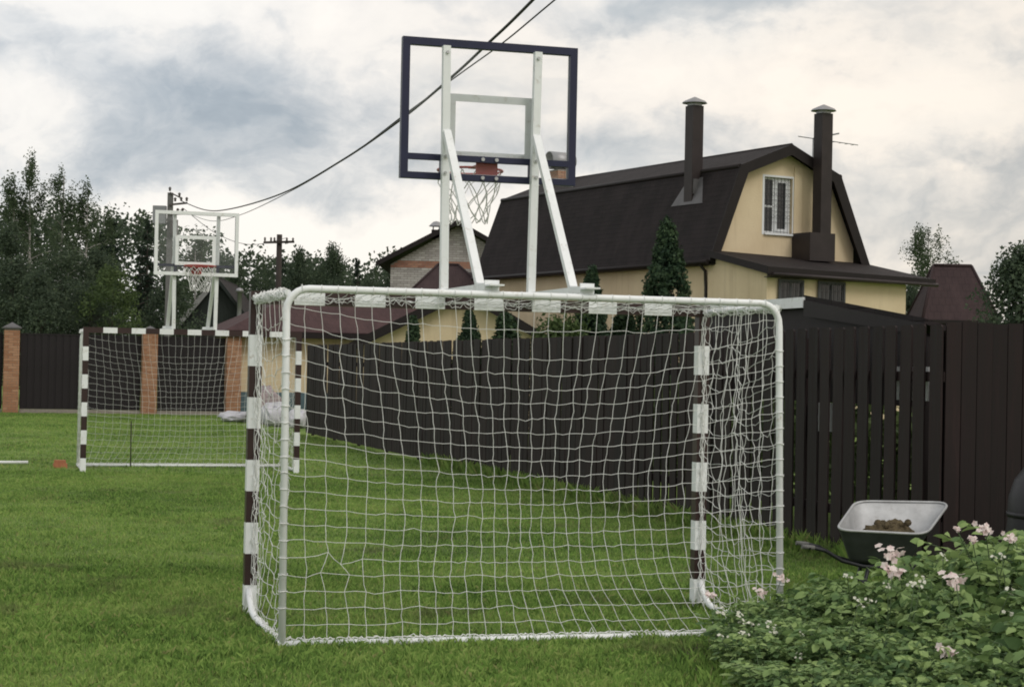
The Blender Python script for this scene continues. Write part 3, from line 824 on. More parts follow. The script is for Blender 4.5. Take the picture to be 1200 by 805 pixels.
for s, lb in pillar_labels:
    p = PF0 + ED * s
    t_ = thing('brick_pillar', lb, 'pillar', p, 0.285, 'brick pillars of the far fence')
    link('mortar_core', core_me, t_); link('brickwork', pil_me, t_, kind='stuff'); link('pillar_cap', cap_me, t_)
def metal_panel(s0, s1, lb):
    p = PF0 + ED * (s0 + .25); L = s1 - s0 - .5
    t_ = thing('metal_fence', lb, 'fence', p, 0.285, 'dark metal fence panels between the brick pillars')
    n = max(2, round(L / .2)); w_ = L / n
    mb = MB()
    mb.box((0, -.008, .12), (w_ * .70, .008, 2.30)); mb.box((w_ * .70, .010, .12), (w_, .018, 2.30)); pm = mb.mesh('metal_slat', M['panel_metal'])
    for i in range(n):
        o = link('metal_slat', pm, t_); o.location = (i * w_, 0, 0)
    mb = MB(); mb.box((0, -.02, 2.302), (L, .03, 2.34)); mb.build('top_rail', M['panel_metal'], t_)
    mb = MB(); mb.box((0, -.06, -.1), (L, .06, .115)); mb.build('plinth', M['mortar'], t_)
metal_panel(-9, -3.9, 'dark metal fence panel leading out of view past the last pillar')
metal_panel(-3.9, .14, 'dark metal fence panel on the outer side of the clear-standing pillar')
metal_panel(.14, 4.12, 'widest dark metal fence panel, half of it behind the distant goal')
metal_panel(4.12, 6.62, 'narrow dark metal fence panel fully behind the distant goal net')
#--PART3--
# ================================================================== HOUSES
def slab(mb, quad, th, mat=0):
    """quad: 4 points of the outer face, thickened inwards along the normal"""
    P = [Vector(p) for p in quad]
    nn = (P[1] - P[0]).cross(P[3] - P[0]).normalized()
    if nn.z < 0: nn = -nn
    mb.prism(P, -nn * th, mat)

def window(parent, name, x0, x1, z0, z1, y, frame, sashes=2, depth=.09, grille=False, fw=.06):
    """window whose outside face looks towards -y of its parent; set into a shallow recess"""
    mb = MB()
    mb.box((x0, y - .02, z0), (x0 + fw, y + depth, z1)); mb.box((x1 - fw, y - .02, z0), (x1, y + depth, z1))
    mb.box((x0 + fw, y - .02, z0), (x1 - fw, y + depth, z0 + fw)); mb.box((x0 + fw, y - .02, z1 - fw), (x1 - fw, y + depth, z1))
    wn = mb.build(name, frame, parent)
    W = (x1 - x0 - 2 * fw) / sashes
    for k in range(sashes):
        a = x0 + fw + k * W; b = a + W; s = .035
        mb = MB(); mb.box((a + .003, y + .005, z0 + fw), (a + s, y + .05, z1 - fw)); mb.box((b - s, y + .005, z0 + fw), (b - .003, y + .05, z1 - fw))
        mb.box((a + s, y + .005, z0 + fw), (b - s, y + .05, z0 + fw + s)); mb.box((a + s, y + .005, z1 - fw - s), (b - s, y + .05, z1 - fw))
        mb.build('sash', frame, wn)
        mb = MB(); mb.box((a + s, y + .03, z0 + fw + s), (b - s, y + .036, z1 - fw - s)); mb.build('pane', M['glass'], wn)
    if grille:
        mb = MB(); n = max(3, int((x1 - x0 - 2 * fw) / .13))
        for k in range(1, n): xx = x0 + fw + (x1 - x0 - 2 * fw) * k / n; mb.box((xx - .008, y - .018, z0 + fw), (xx + .008, y - .006, z1 - fw))
        nz = max(3, int((z1 - z0) / .3))
        for k in range(1, nz): zz = z0 + (z1 - z0) * k / nz; mb.box((x0 + fw, y - .0055, zz - .008), (x1 - fw, y + .003, zz + .008))
        mb.build('grille', M['white_metal_grille'], wn)
    return wn

def gambrel_house():
    H = thing('house', 'big yellow house with dark gambrel roof, two tall flues and a lean-to', 'house', (7.645, 50.0, 0), 0.512)
    EL, BL, A, BR, ER = (-2.75, 4.60), (-1.745, 7.27), (0, 7.965), (1.745, 7.22), (2.86, 4.72)
    LY = 13.4; FY_ = .32
    # walls
    mb = MB(); x0, x1 = -2.45, 2.52
    wx0, wx1, wz0, wz1 = -.67, .30, 5.50, 7.05           # opening of the gable window
    def zt(x): return 7.78 - abs(x) * (.7 if x < 0 else .73) / 1.62
    for gp in ([(x0, 0), (wx0, 0), (wx0, zt(wx0)), (-1.62, 7.08), (x0, 5.1)], [(wx1, 0), (x1, 0), (x1, 5.2), (1.62, 7.05), (wx1, zt(wx1))],
               [(wx0, 0), (wx1, 0), (wx1, wz0), (wx0, wz0)], [(wx0, wz1), (wx1, wz1), (wx1, zt(wx1)), (0, 7.78), (wx0, zt(wx0))]):
        mb.prism([(p[0], FY_, p[1]) for p in gp], (0, .2, 0))
    gpb = [(x0, 0), (x1, 0), (x1, 5.2), (1.62, 7.05), (0, 7.78), (-1.62, 7.08), (x0, 5.1)]
    mb.prism([(p[0], LY - .5, p[1]) for p in gpb], (0, .2, 0))
    mb.box((x0, FY_ + .2, 0), (x0 + .2, LY - .5, 5.1)); mb.box((x1 - .2, FY_ + .2, 0), (x1, LY - .5, 5.2))
    mb.build('wall', M['yellow_wall'], H)
    mb = MB(); mb.box((.34, FY_ - .035, 4.9), (.62, FY_ - .002, 7.40)); mb.build('wall_pilaster', M['yellow_wall'], H)
    # roof: four shingled slopes
    mb = MB(); th = .11
    prof = [EL, BL, A, BR, ER]
    for k in range(4):
        p, q = prof[k], prof[k + 1]
        slab(mb, [(p[0], 0, p[1]), (q[0], 0, q[1]), (q[0], LY, q[1]), (p[0], LY, p[1])][::-1], th)
    rf = link('roof', roof_uv(mb.mesh('roof', M['shingle'])), H)
    mb = MB()                                             # bent ridge and break cappings
    for (x, z) in (A, BL, BR): mb.tube([(x, .01, z - .035), (x, LY - .01, z - .035)], .07, 8)
    mb.build('ridge_cap', M['brown_trim'], rf)
    # barge boards along the front rake, 0.3 deep, and soffit behind them
    mb = MB()
    for k in range(4):
        p, q = prof[k], prof[k + 1]
        d = Vector((q[0] - p[0], 0, q[1] - p[1])).normalized(); nn = Vector((d.z, 0, -d.x))
        if nn.z > 0: nn = -nn
        P = [Vector((p[0], 0, p[1])), Vector((q[0], 0, q[1]))]
        inner = [P[0] + nn * .27, P[1] + nn * .27]
        if k == 0: inner[1] = Vector((BL[0] + .26, 0, BL[1] - .20))
        if k == 1: inner = [Vector((BL[0] + .26, 0, BL[1] - .20)), Vector((0, 0, A[1] - .30))]
        if k == 2: inner = [Vector((0, 0, A[1] - .30)), Vector((BR[0] - .26, 0, BR[1] - .20))]
        if k == 3: inner[0] = Vector((BR[0] - .26, 0, BR[1] - .20))
        for y_ in (-.03, LY + .002): mb = MB(); mb.prism([v + Vector((0, y_, 0)) for v in (P[0], P[1], inner[1], inner[0])], (0, .028, 0)); mb.build('barge_board', M['brown_trim'], H)
    mb = MB()
    mb.box((-2.72, 0.01, 4.50), (x0 - .003, LY - .01, 4.53)); mb.build('soffit', M['soffit'], H)
    mb = MB(); mb.tube([(-2.80, -.02, 4.58), (-2.80, LY, 4.55)], .065, 8); mb.build('gutter', M['brown_trim'], H)
    mb = MB(); mb.tube([(-2.78, .35, 4.52), (-2.55, .42, 4.35), (-2.52, .42, 3.9), (-2.52, .42, 0.1)], .045, 8); mb.build('downpipe', M['flue'], H)
    # gable window
    # gable window: set back in its opening, a narrow fixed light with a transom beside a wider casement
    wn = bpy.data.objects.new('window', None); C.objects.link(wn); wn.parent = H; wn.empty_display_size = .1
    yy = FY_ + .10; f_ = .055
    mb = MB(); mb.box((wx0 + .003, yy, wz0 + .003), (wx0 + f_, yy + .07, wz1 - .003)); mb.box((wx1 - f_, yy, wz0 + .003), (wx1 - .003, yy + .07, wz1 - .003))
    mb.box((wx0 + f_, yy, wz0 + .003), (wx1 - f_, yy + .07, wz0 + f_)); mb.box((wx0 + f_, yy, wz1 - f_), (wx1 - f_, yy + .07, wz1 - .003))
    xm = wx0 + .36; mb.box((xm, yy, wz0 + f_), (xm + .07, yy + .07, wz1 - f_)); mb.build('window_frame', M['win_white'], wn)
    mb = MB(); mb.box((wx0 + f_, yy + .01, 6.22), (xm, yy + .06, 6.275)); mb.build('transom', M['win_white'], wn)
    a0, a1, c0, c1 = xm + .072, wx1 - f_ - .002, wz0 + f_ + .002, wz1 - f_ - .002; s_ = .075
    mb = MB(); mb.box((a0, yy - .02, c0), (a0 + s_, yy + .045, c1)); mb.box((a1 - s_ * 1.5, yy - .02, c0), (a1, yy + .045, c1)); mb.box((a0 + s_, yy - .02, c0), (a1 - s_ * 1.5, yy + .045, c0 + s_)); mb.box((a0 + s_, yy - .02, c1 - s_), (a1 - s_ * 1.5, yy + .045, c1)); mb.build('sash', M['win_white'], wn)
    mb = MB(); mb.box((wx0 + f_, yy + .03, wz0 + f_), (xm, yy + .036, wz1 - f_)); mb.build('pane', M['glass'], wn)
    mb = MB(); mb.box((a0 + s_, yy + .01, c0 + s_), (a1 - s_ * 1.5, yy + .016, c1 - s_)); mb.build('pane', M['glass'], wn)
    mb = MB()
    for k in range(1, 8): xx = wx0 + (wx1 - wx0) * k / 8; mb.tube([(xx, FY_ + .04, wz0 + .003), (xx, FY_ + .04, wz1 - .003)], .006, 4, caps=False)
    for k in range(1, 5):
        zz = wz0 + (wz1 - wz0) * k / 5; mb.tube([(wx0 + .003, FY_ + .048, zz), (wx1 - .003, FY_ + .048, zz)], .006, 4, caps=False)
        for j in range(7): xx = wx0 + (wx1 - wx0) * (j + .5) / 7; mb.tube([(xx + .05 * math.cos(q), FY_ + .045, zz + .16 + .05 * math.sin(q)) for q in [i * PI / 4 for i in range(8)]], .005, 4, closed=True)
    mb.build('grille', M['white_metal_grille'], wn)
    mb = MB(); mb.box((wx0 - .07, FY_ - .006, wz0 - .05), (wx0 - .003, FY_ - .001, wz1 + .06)); mb.box((wx0 - .003, FY_ - .006, wz1 + .003), (wx1 + .06, FY_ - .001, wz1 + .06)); mb.box((wx1 + .003, FY_ - .006, wz0 - .05), (wx1 + .06, FY_ - .001, wz1 + .003)); mb.build('plaster_band', M['win_white'], wn)
    mb = MB(); mb.box((wx0 - .002, FY_ - .07, wz0 - .055), (wx1 + .002, FY_ + .10, wz0 - .0)); mb.build('sill', M['win_white'], wn)
    # lean-to along the front
    B0, B1, FR = -2.53, 2.18, -2.3
    mb = MB()
    mb.prism([(B0, FY_ - .003, 0), (B0, FR, 0), (B0, FR, 4.22), (B0, FY_ - .003, 4.78)], (.2, 0, 0))
    mb.prism([(B1 - .2, FY_ - .003, 0), (B1 - .2, FR, 0), (B1 - .2, FR, 4.16), (B1 - .2, FY_ - .003, 4.70)], (.2, 0, 0))
    mb.box((B0 + .2, FR, 0), (B1 - .2, FR + .2, 4.15)); mb.build('lean_to_wall', M['yellow_wall'], H)
    mb = MB(); slab(mb, [(-2.68, -2.55, 4.36), (2.98, -2.55, 4.26), (2.98, FY_ - .02, 4.80), (-2.68, FY_ - .02, 4.93)], .09)
    lr = link('lean_to_roof', roof_uv(mb.mesh('lean_to_roof', M['shingle'])), H)
    mb = MB()
    mb.prism([(-2.71, -2.575, 4.36), (3.0, -2.575, 4.262), (3.0, -2.575, 4.08), (-2.71, -2.575, 4.14)], (0, .022, 0))
    mb.prism([(-2.712, -2.55, 4.37), (-2.712, FY_, 4.945), (-2.712, FY_, 4.77), (-2.712, -2.55, 4.17)], (.028, 0, 0))
    mb.build('fascia', M['brown_trim'], lr)
    mb = MB(); mb.tube([(-2.6, -2.63, 4.17), (3.02, -2.63, 4.10)], .05, 8); mb.build('gutter', M['flue'], lr)
    mb = MB(); mb.box((B0 - .1, -2.53, 4.09), (2.9, FR - .003, 4.115)); mb.build('soffit', M['soffit'], lr)
    window(H, 'window', -2.20, -1.37, 3.30, 4.07, FR - .062, M['white_metal_grille'], 2, .01, True)
    window(H, 'window', -.90, .02, 3.30, 4.07, FR - .062, M['white_metal_grille'], 2, .01, True)
    # boxed flue in front of the gable
    mb = MB(); mb.box((.30, -.50, 4.74), (1.18, .30, 5.52)); bx = mb.build('flue_box', M['flue'], H)
    mb = MB(); mb.box((.72, -.42, 5.523), (1.09, -.05, 8.86)); f_ = mb.build('flue', M['flue'], H)
    def cap(cx_, cy_, z, par):
        mb = MB(); mb.lathe([(.21, 0), (.21, .12)], 10, (cx_, cy_, z)); mb.lathe([(.36, .08), (.32, .13), (.02, .26)], 12, (cx_, cy_, z)); mb.lathe([(.36, .078), (.0, .10)], 12, (cx_, cy_, z))
        mb.build('flue_cap', M['cap'], par)
    cap(.905, -.235, 8.86, f_)
    # flue through the lower slope, with its flashing
    mb = MB(); mb.box((-2.10, 1.78, 6.3), (-1.74, 2.16, 9.08)); f2 = mb.build('flue', M['flue'], H); cap(-1.92, 1.97, 9.08, f2)
    sl = Vector((BL[0] - EL[0], 0, BL[1] - EL[1])).normalized(); on = Vector((-sl.z, 0, sl.x)) * .018
    base = Vector((EL[0], 0, EL[1]))
    mb = MB(); P = [base + sl * 1.80 + Vector((0, 1.22, 0)) + on, base + sl * 2.62 + Vector((0, 1.62, 0)) + on, base + sl * 2.62 + Vector((0, 2.32, 0)) + on, base + sl * 1.80 + Vector((0, 2.74, 0)) + on]
    slab(mb, P[::-1], .014)
    for (q0, q1) in ((1.74, 2.20),):
        a = base + sl * 2.12 + on; mb.box((a.x - .05, q0, a.z + .0), (a.x + .55, q1, a.z + .42))
    mb.build('flashing', M['flash'], H)
    # brick chimney with a barrel cowl near the far end
    mb = MB(); mb.box((-.28, 12.2, 7.6), (.32, 12.85, 8.30)); mb2 = MB(); tt = []
    ch = mb.build('chimney', M['mortar'], H)
    brick_block(mb2, -.28, .32, 12.2, 12.85, 7.75, 8.30, .26, .085, .014, random.Random(2), tt)
    link('brickwork', with_tint(mb2.mesh('brickwork', M['brick']), tt), ch, kind='stuff')
    mb = MB(); k = len(mb.v); n = 18; cz = 8.62; R_ = .30
    for (xx, r_) in ((-.42, R_), (.44, R_)):
        pass
    outer = [(-.46, R_), (.46, R_)]; inner = [(.46, R_ - .02), (-.46, R_ - .02)]
    prof_ = outer + inner
    for (xx, r_) in prof_:
        for j in range(n):
            an = 2 * PI * j / n; mb.v.append((xx, 12.52 + r_ * math.cos(an), cz + r_ * math.sin(an)))
    for i in range(4):
        i2 = (i + 1) % 4
        for j in range(n):
            j2 = (j + 1) % n; mb.f.append((i * n + j, i * n + j2, i2 * n + j2, i2 * n + j)); mb.m.append(0); mb.sm.append(i % 2 == 0)
    mb.build('barrel_cowl', M['cap'], ch)
    mb = MB(); mb.lathe([(.2, 8.3), (.2, 8.36)], 12, (0, 12.52, 0)); mb.build('cowl_collar', M['flue'], ch)
    # aerial on the right-hand break
    mb = MB(); mb.tube([(1.22, .6, 7.2), (1.22, .6, 8.30)], .018, 6); mb.tube([(.55, .42, 8.27), (3.40, 1.25, 8.33)], .013, 6); mb.tube([(1.22, .6, 8.28), (1.75, .1, 8.42)], .022, 6)
    for k in range(5): c_ = Vector((2.0 + k * .28, .84 + k * .08, 8.30)); d_ = Vector((-.25, .95, .02)) * (.10 - .01 * k); mb.tube([c_ - d_, c_ + d_], .007, 5)
    mb.build('aerial', M['box_grey'], H)
gambrel_house()

def low_house():
    H = thing('house', 'low yellow house with maroon tiled roof and blue plinth at the end of the fence', 'house', (-8.3, 55.0, 0), 0.285)
    ca, sa = math.cos(.285), math.sin(.285)
    def loc(x, y): dx_, dy_ = x + 8.3, y - 55.0; return (dx_ * ca + dy_ * sa, -dx_ * sa + dy_ * ca)
    mb = MB(); L = 8.2
    mb.box((0, 0, .72), (L, .25, 2.62)); mb.box((0, .25, .72), (.25, 6, 2.62)); mb.build('wall', M['yellow_wall'], H)
    mb = MB(); mb.box((-.03, -.03, 0), (L, .25, .717)); mb.box((-.03, .25, 0), (.25, 6, .717)); mb.build('plinth', M['blue_plinth'], H)
    mb = MB()
    for x in (.55, 2.0, 3.4): mb.box((x, -.012, .72), (x + .12, -.002, 2.6))
    mb.build('corner_trim', M['yellow_wall'], H)
    e, zE, zR = .5, 2.58, 4.12
    mb = MB()
    slab(mb, [(-e, -e, zE), (L, -e, zE), (L, 3.2, zR), (2.6, 3.2, zR)], .1)
    slab(mb, [(-e, 6.9, zE), (-e, -e, zE), (2.6, 3.2, zR)] + [(2.6, 3.201, zR)], .1)
    rf = link('roof', roof_uv(mb.mesh('roof', M['tile_maroon'])), H)
    mb = MB(); mb.box((-e, -e - .03, zE - .2), (L, -e - .002, zE - .02)); mb.box((-e - .03, -e - .03, zE - .2), (-e - .002, 6.9, zE - .02)); mb.build('fascia', M['brown_trim'], rf)
    mb = MB(); mb.box((-e, -e, zE - .17), (L, -.003, zE - .15)); mb.build('soffit', M['soffit'], rf)
    # front wing: gable towards the lawn, ridge running straight back
    Wg = bpy.data.objects.new('gable_wing', None); C.objects.link(Wg); Wg.parent = H; Wg.empty_display_size = .2
    lx, ly = loc(-1.45, 47.2); Wg.location = (lx, ly, 0); Wg.rotation_euler = (0, 0, -.285 + .035)
    mb = MB(); a0, a1 = -2.75, 2.55
    mb.prism([(a0, .35, 0), (a1, .35, 0), (a1, .35, 2.2), (.18, .35, 3.55), (a0, .35, 2.05)], (0, .2, 0))
    mb.box((a0, .55, 0), (a0 + .2, 8, 2.05)); mb.box((a1 - .2, .55, 0), (a1, 8, 2.2)); mb.build('wall', M['yellow_wall'], Wg)
    mb = MB(); ap = (.18, 3.72); l_, r_ = (-3.0, 2.06), (2.85, 2.2)
    slab(mb, [(l_[0], 0, l_[1]), (ap[0], 0, ap[1]), (ap[0], 9.5, ap[1]), (l_[0], 9.5, l_[1])][::-1], .1)
    slab(mb, [(ap[0], 0, ap[1]), (r_[0], 0, r_[1]), (r_[0], 9.5, r_[1]), (ap[0], 9.5, ap[1])][::-1], .1)
    link('roof', roof_uv(mb.mesh('roof', M['tile_maroon'])), Wg)
    mb = MB()
    for p in (l_, r_):
        d = Vector((ap[0] - p[0], 0, ap[1] - p[1])); dn = Vector((0, 0, -.30))
        A_, B_ = Vector((p[0], -.03, p[1] + .01)), Vector((ap[0], -.03, ap[1] + .01))
        mb = MB(); mb.prism([A_, B_, B_ + dn, A_ + dn * .8], (0, .028, 0)); mb.build('barge_board', M['brown_trim'], Wg)
    mb = MB()
    for p in (l_, r_):
        A_, B_ = Vector((p[0], 0, p[1] - .14)), Vector((ap[0], 0, ap[1] - .16))
        mb.face([A_, B_, B_ + Vector((0, .348, 0)), A_ + Vector((0, .348, 0))])
    mb.build('soffit', M['soffit'], Wg)
low_house()

def brick_house():
    H = thing('house', 'pale grey brick house with a red brick band and dark gable roof', 'house', (-2.2, 70.0, 0), 0.0)
    mb = MB(); x0, x1 = -2.6, 2.7
    def top(x): return 5.56 + (2.6 - abs(x)) * (7.12 - 5.56) / 2.6
    mb.prism([(x0, .45, 0), (x1, .45, 0), (x1, .45, 5.5), (0, .45, 7.08), (x0, .45, 5.55)], (0, .2, 0)); mb.box((x0, .65, 0), (x0 + .2, 9, 5.55)); mb.build('wall', M['mortar'], H)
    rg = random.Random(8); mg, mr = MB(), MB(); tg, tr_ = [], []
    Hb, Lb = .090, .27; z = 4.0; row = 0
    while z < 7.1:
        red = 5.40 <= z < 5.68
        p = x0 - (Lb / 2 if row % 2 else 0)
        while p < x1:
            a, b = max(x0 + .005, p), min(x1, p + Lb - .016); p += Lb
            lim = 2.6 - max(0, (z + Hb - 5.56)) / (1.56 / 2.6)
            a, b = max(a, -lim), min(b, lim)
            if b - a < .04: continue
            mb, t_ = (mr, tr_) if red else (mg, tg); k = len(mb.v); yy = .45 - .012 - rg.uniform(0, .007)
            mb.box((a, yy, z), (b, .452, z + Hb - .016), 0, 'k'); t_ += [rg.random()] * 8
        z += Hb; row += 1
    # the side wall that faces the lawn's far corner
    link('brickwork', with_tint(mg.mesh('brickwork', M['grey_brick']), tg), H, kind='stuff')
    link('brick_band', with_tint(mr.mesh('brick_band', M['red_band']), tr_), H, kind='stuff')
    mb = MB(); ap = (-.02, 7.30); l_, r_ = (-3.15, 5.62), (3.2, 5.58)
    slab(mb, [(l_[0], 0, l_[1]), (ap[0], 0, ap[1]), (ap[0], 10, ap[1]), (l_[0], 10, l_[1])][::-1], .1)
    slab(mb, [(ap[0], 0, ap[1]), (r_[0], 0, r_[1]), (r_[0], 10, r_[1]), (ap[0], 10, ap[1])][::-1], .1)
    rf = link('roof', roof_uv(mb.mesh('roof', M['shingle'])), H)
    mb = MB()
    for p in (l_, r_):
        A_, B_ = Vector((p[0], -.03, p[1] + .01)), Vector((ap[0], -.03, ap[1] + .01)); dn = Vector((0, 0, -.2))
        mb = MB(); mb.prism([A_, B_, B_ + dn, A_ + dn], (0, .028, 0)); mb.build('barge_board', M['brown_trim'], rf)
        mb = MB(); mb.face([Vector((p[0], 0, p[1] - .13)), Vector((ap[0], 0, ap[1] - .13)), Vector((ap[0], .445, ap[1] - .13)), Vector((p[0], .445, p[1] - .13))]); mb.build('soffit', M['soffit'], rf)
    mb = MB(); mb.box((-1.06, 1.0, 6.6), (-.70, 1.36, 6.98)); v_ = mb.build('roof_vent', M['brown_trim'], rf)
    mb = MB()
    for (xx, yy) in ((-1.0, 1.06), (-.76, 1.06), (-1.0, 1.3), (-.76, 1.3)): mb.box((xx - .02, yy - .02, 6.983), (xx + .02, yy + .02, 7.12))
    mb.lathe([(.30, 7.12), (.26, 7.17), (.12, 7.30), (.0, 7.33)], 12, (-.88, 1.18, 0)); mb.build('vent_cap', M['cap'], v_)
    window(H, 'window', .0, .78, 4.5, 5.30, 0.37, M['white_metal_grille'], 2, .005, True)
brick_house()

def hip_cottage(label, loc, rotz, L, Wd, wall_h, roof_h, ridge, wallm, roofm, ov=.4):
    H = thing('house', label, 'house', loc, rotz)
    mb = MB(); mb.box((-L / 2, -Wd / 2, 0), (L / 2, Wd / 2, wall_h)); mb.build('wall', wallm, H)
    a, b = L / 2 + ov, Wd / 2 + ov; r = ridge / 2; z0, z1 = wall_h + .002, wall_h + roof_h
    mb = MB()
    mb.face([(-a, -b, z0), (a, -b, z0), (r, 0, z1), (-r, 0, z1)]); mb.face([(a, b, z0), (-a, b, z0), (-r, 0, z1), (r, 0, z1)])
    mb.face([(a, -b, z0), (a, b, z0), (r, 0, z1)]); mb.face([(-a, b, z0), (-a, -b, z0), (-r, 0, z1)]); mb.face([(-a, -b, z0), (-a, b, z0), (a, b, z0), (a, -b, z0)])
    rf = link('roof', roof_uv(mb.mesh('roof', roofm)), H)
    mb = MB(); t = .1
    for (p, q) in (((-a, -b), (a, -b)), ((a, -b), (a, b)), ((a, b), (-a, b)), ((-a, b), (-a, -b))):
        mb.beam((p[0], p[1], z0 - .06), (q[0], q[1], z0 - .06), .06, .12)
    mb.build('fascia', M['brown_trim'], rf)
    mb = MB(); mb.tube([(-r, 0, z1), (r, 0, z1)], .06, 8)
    for sx_, sy_ in ((-1, -1), (1, -1), (1, 1), (-1, 1)): mb.tube([(sx_ * r, 0, z1), (sx_ * a, sy_ * b, z0)], .05, 6)
    mb.build('ridge_cap', roofm, rf)
    return H
hip_cottage('steep maroon hipped roof rising behind the fence by the birch', (14.95, 61.5, 0), 0.0, 2.3, 2.4, 3.5, 1.9, 1.3, M['soffit'], M['tile_maroon_far'], .15)
hip_cottage('small brown hipped roof showing in front of the grey brick house', (-2.25, 62.0, 0), 0.1, 2.0, 2.2, 4.15, .95, .7, M['soffit'], M['tile_maroon_far'], .3)

def a_frame():
    H = thing('house', 'dark green steep gabled barn behind the distant hoop', 'barn', (-13.15, 80.0, 0), 0.05)
    mb = MB(); mb.prism([(-2.1, .3, 0), (2.1, .3, 0), (2.1, .3, 2.55), (0, .3, 5.15), (-2.1, .3, 2.55)], (0, 8, 0))
    mb.build('wall', M['dark_green'], H)
    n = 20
    mb = MB(); mb.box((0, .275, .2), (.185, .298, 2.4)); pm = mb.mesh('board', M['dark_green'])
    for k in range(21): o = link('board', pm, H); o.location = (-2.08 + k * .2, 0, 0)
    mb = MB(); ap = (0, 5.40)
    for s in (-1, 1): slab(mb, [(s * 2.4, 0, 2.4), (0, 0, ap[1]), (0, 8.8, ap[1]), (s * 2.4, 8.8, 2.4)][::(-1 if s < 0 else 1)], .08)
    rf = link('roof', roof_uv(mb.mesh('roof', M['shingle'])), H)
    mb = MB(); mb.prism([(-2.42, -.03, 2.38), (0, -.03, 5.41), (0, -.03, 5.08), (-2.25, -.03, 2.26)], (0, .028, 0)); mb.build('barge_board', M['grey_board'], rf)
    mb = MB(); mb.prism([(2.42, -.03, 2.38), (0.003, -.03, 5.41), (0.003, -.03, 5.2), (2.3, -.03, 2.3)], (0, .028, 0)); mb.build('barge_board', M['dark_green'], rf)
    mb = MB(); mb.lathe([(.10, 3.6), (.10, 4.7), (.2, 4.72), (.14, 4.85), (.02, 4.9)], 10, (1.05, -.2, 0)); mb.build('flue_pipe', M['cap'], rf)
a_frame()

def shed():
    S = thing('shed', 'dark brown shed roof with a white fascia board just beyond the fence', 'shed', (3.15, 16.2, 0), math.atan2(1, -.3017))
    # local x runs along the fence away from the camera, -y points to the neighbour's side
    mb = MB(); mb.prism([(-.5, -.36, 1.35), (4.5, -.36, 1.35), (4.5, -.36, 2.28), (1.86, -.36, 2.28), (1.80, -.36, 2.20), (-.5, -.36, 1.97)], (0, -.03, 0)); mb.build('wall_boarding', M['brown_trim'], S)
    for x in (-.35, 1.8, 4.3):
        for y in (-.45, -2.1): mb = MB(); mb.box((x - .05, y - .05, 0), (x + .05, y + .05, 2.0 if y > -1 else 1.5)); mb.build('corner_post', M['brown_trim'], S)
    mb = MB(); dr = Vector((0, -2.2, -.62))
    for q in ([(-.55, -.30, 2.13), (1.85, -.30, 2.41), (1.85, -.30, 2.36), (-.55, -.30, 2.08)], [(1.853, -.30, 2.385), (4.6, -.30, 2.385), (4.6, -.30, 2.335), (1.853, -.30, 2.335)]): mb.prism(q, dr)
    rf = link('roof', roof_uv(mb.mesh('roof', M['shingle'])), S)
    mb = MB(); mb.box((1.80, -.298, 2.28), (4.6, -.27, 2.385)); mb.build('fascia', M['white_paint'], rf)
    mb = MB(); mb.prism([(-.55, -.298, 2.08), (1.795, -.298, 2.355), (1.795, -.298, 2.20), (-.55, -.298, 1.98)], (0, .02, 0)); mb.build('gable_board', M['brown_trim'], rf)
shed()

# ================================================================== POLES AND WIRES
def concrete_pole():
    P = thing('utility_pole', 'grey concrete utility pole with a box behind the distant board', 'utility pole', (-12.6, 66.0, 0))
    mb = MB(); mb.beam((0, 0, -.2), (0, 0, 7.75), .20, .18); mb.build('pole', M['concrete_pole'], P)
    mb = MB(); mb.beam((-.0, -.13, 7.3), (.65, -.13, 7.38), .07, .07); mb.beam((0, -.13, 7.75), (.42, -.13, 7.55), .05, .05); mb.beam((0, -.12, 6.95), (.5, -.12, 6.98), .06, .06); mb.build('bracket', M['insulator'], P)
    mb = MB(); mb.box((-.58, -.3, 6.6), (-.12, -.02, 7.25)); mb.build('switch_box', M['box_grey'], P)
    for (x, z) in ((.2, 7.42), (.42, 7.44), (.62, 7.44), (.35, 7.6), (.3, 7.03), (.48, 7.04), (0, 7.8)):
        mb = MB(); mb.lathe([(.02, 0), (.05, .02), (.03, .06), (.06, .09), (.035, .14), (.0, .16)], 8, (x, -.13, z)); mb.build('insulator', M['insulator'], P)
    mb = MB(); mb.box((.05, -.25, 6.2), (.32, -.1, 6.75)); mb.build('junction_box', M['insulator'], P)
concrete_pole()
def wood_pole():
    P = thing('utility_pole', 'dark wooden utility pole with one crossarm above the far trees', 'utility pole', (-10.4, 80.0, 0))
    mb = MB(); mb.tube([(0, 0, -.2), (0, 0, 7.3)], [.15, .12], 10); mb.build('pole', M['wood_pole'], P)
    mb = MB(); mb.beam((-.68, -.16, 6.92), (.68, -.16, 6.98), .09, .10); mb.build('crossarm', M['wood_pole'], P)
    for x in (-.62, -.35, -.2, .35, .62):
        mb = MB(); mb.lathe([(.02, 0), (.05, .03), (.035, .09), (.055, .13), (.0, .2)], 8, (x, -.16, 6.98)); mb.build('insulator', M['insulator'], P)
wood_pole()
def wire(label, pts, r, name='power_cable', twist=False):
    n = len(pts); out = []
    for i in range(n - 1):
        p0 = Vector(pts[max(0, i - 1)]); p1 = Vector(pts[i]); p2 = Vector(pts[i + 1]); p3 = Vector(pts[min(n - 1, i + 2)])
        for k in range(8):
            t = k / 8
            out.append(.5 * ((2 * p1) + (p2 - p0) * t + (2 * p0 - 5 * p1 + 4 * p2 - p3) * t * t + (3 * p1 - p0 - 3 * p2 + p3) * t ** 3))
    out.append(Vector(pts[-1]))
    mb = MB(); mb.tube(out, r, 5)
    o = mb.build(name, M['wire'], None); tag(o, label, 'cable', 'overhead cables'); return o
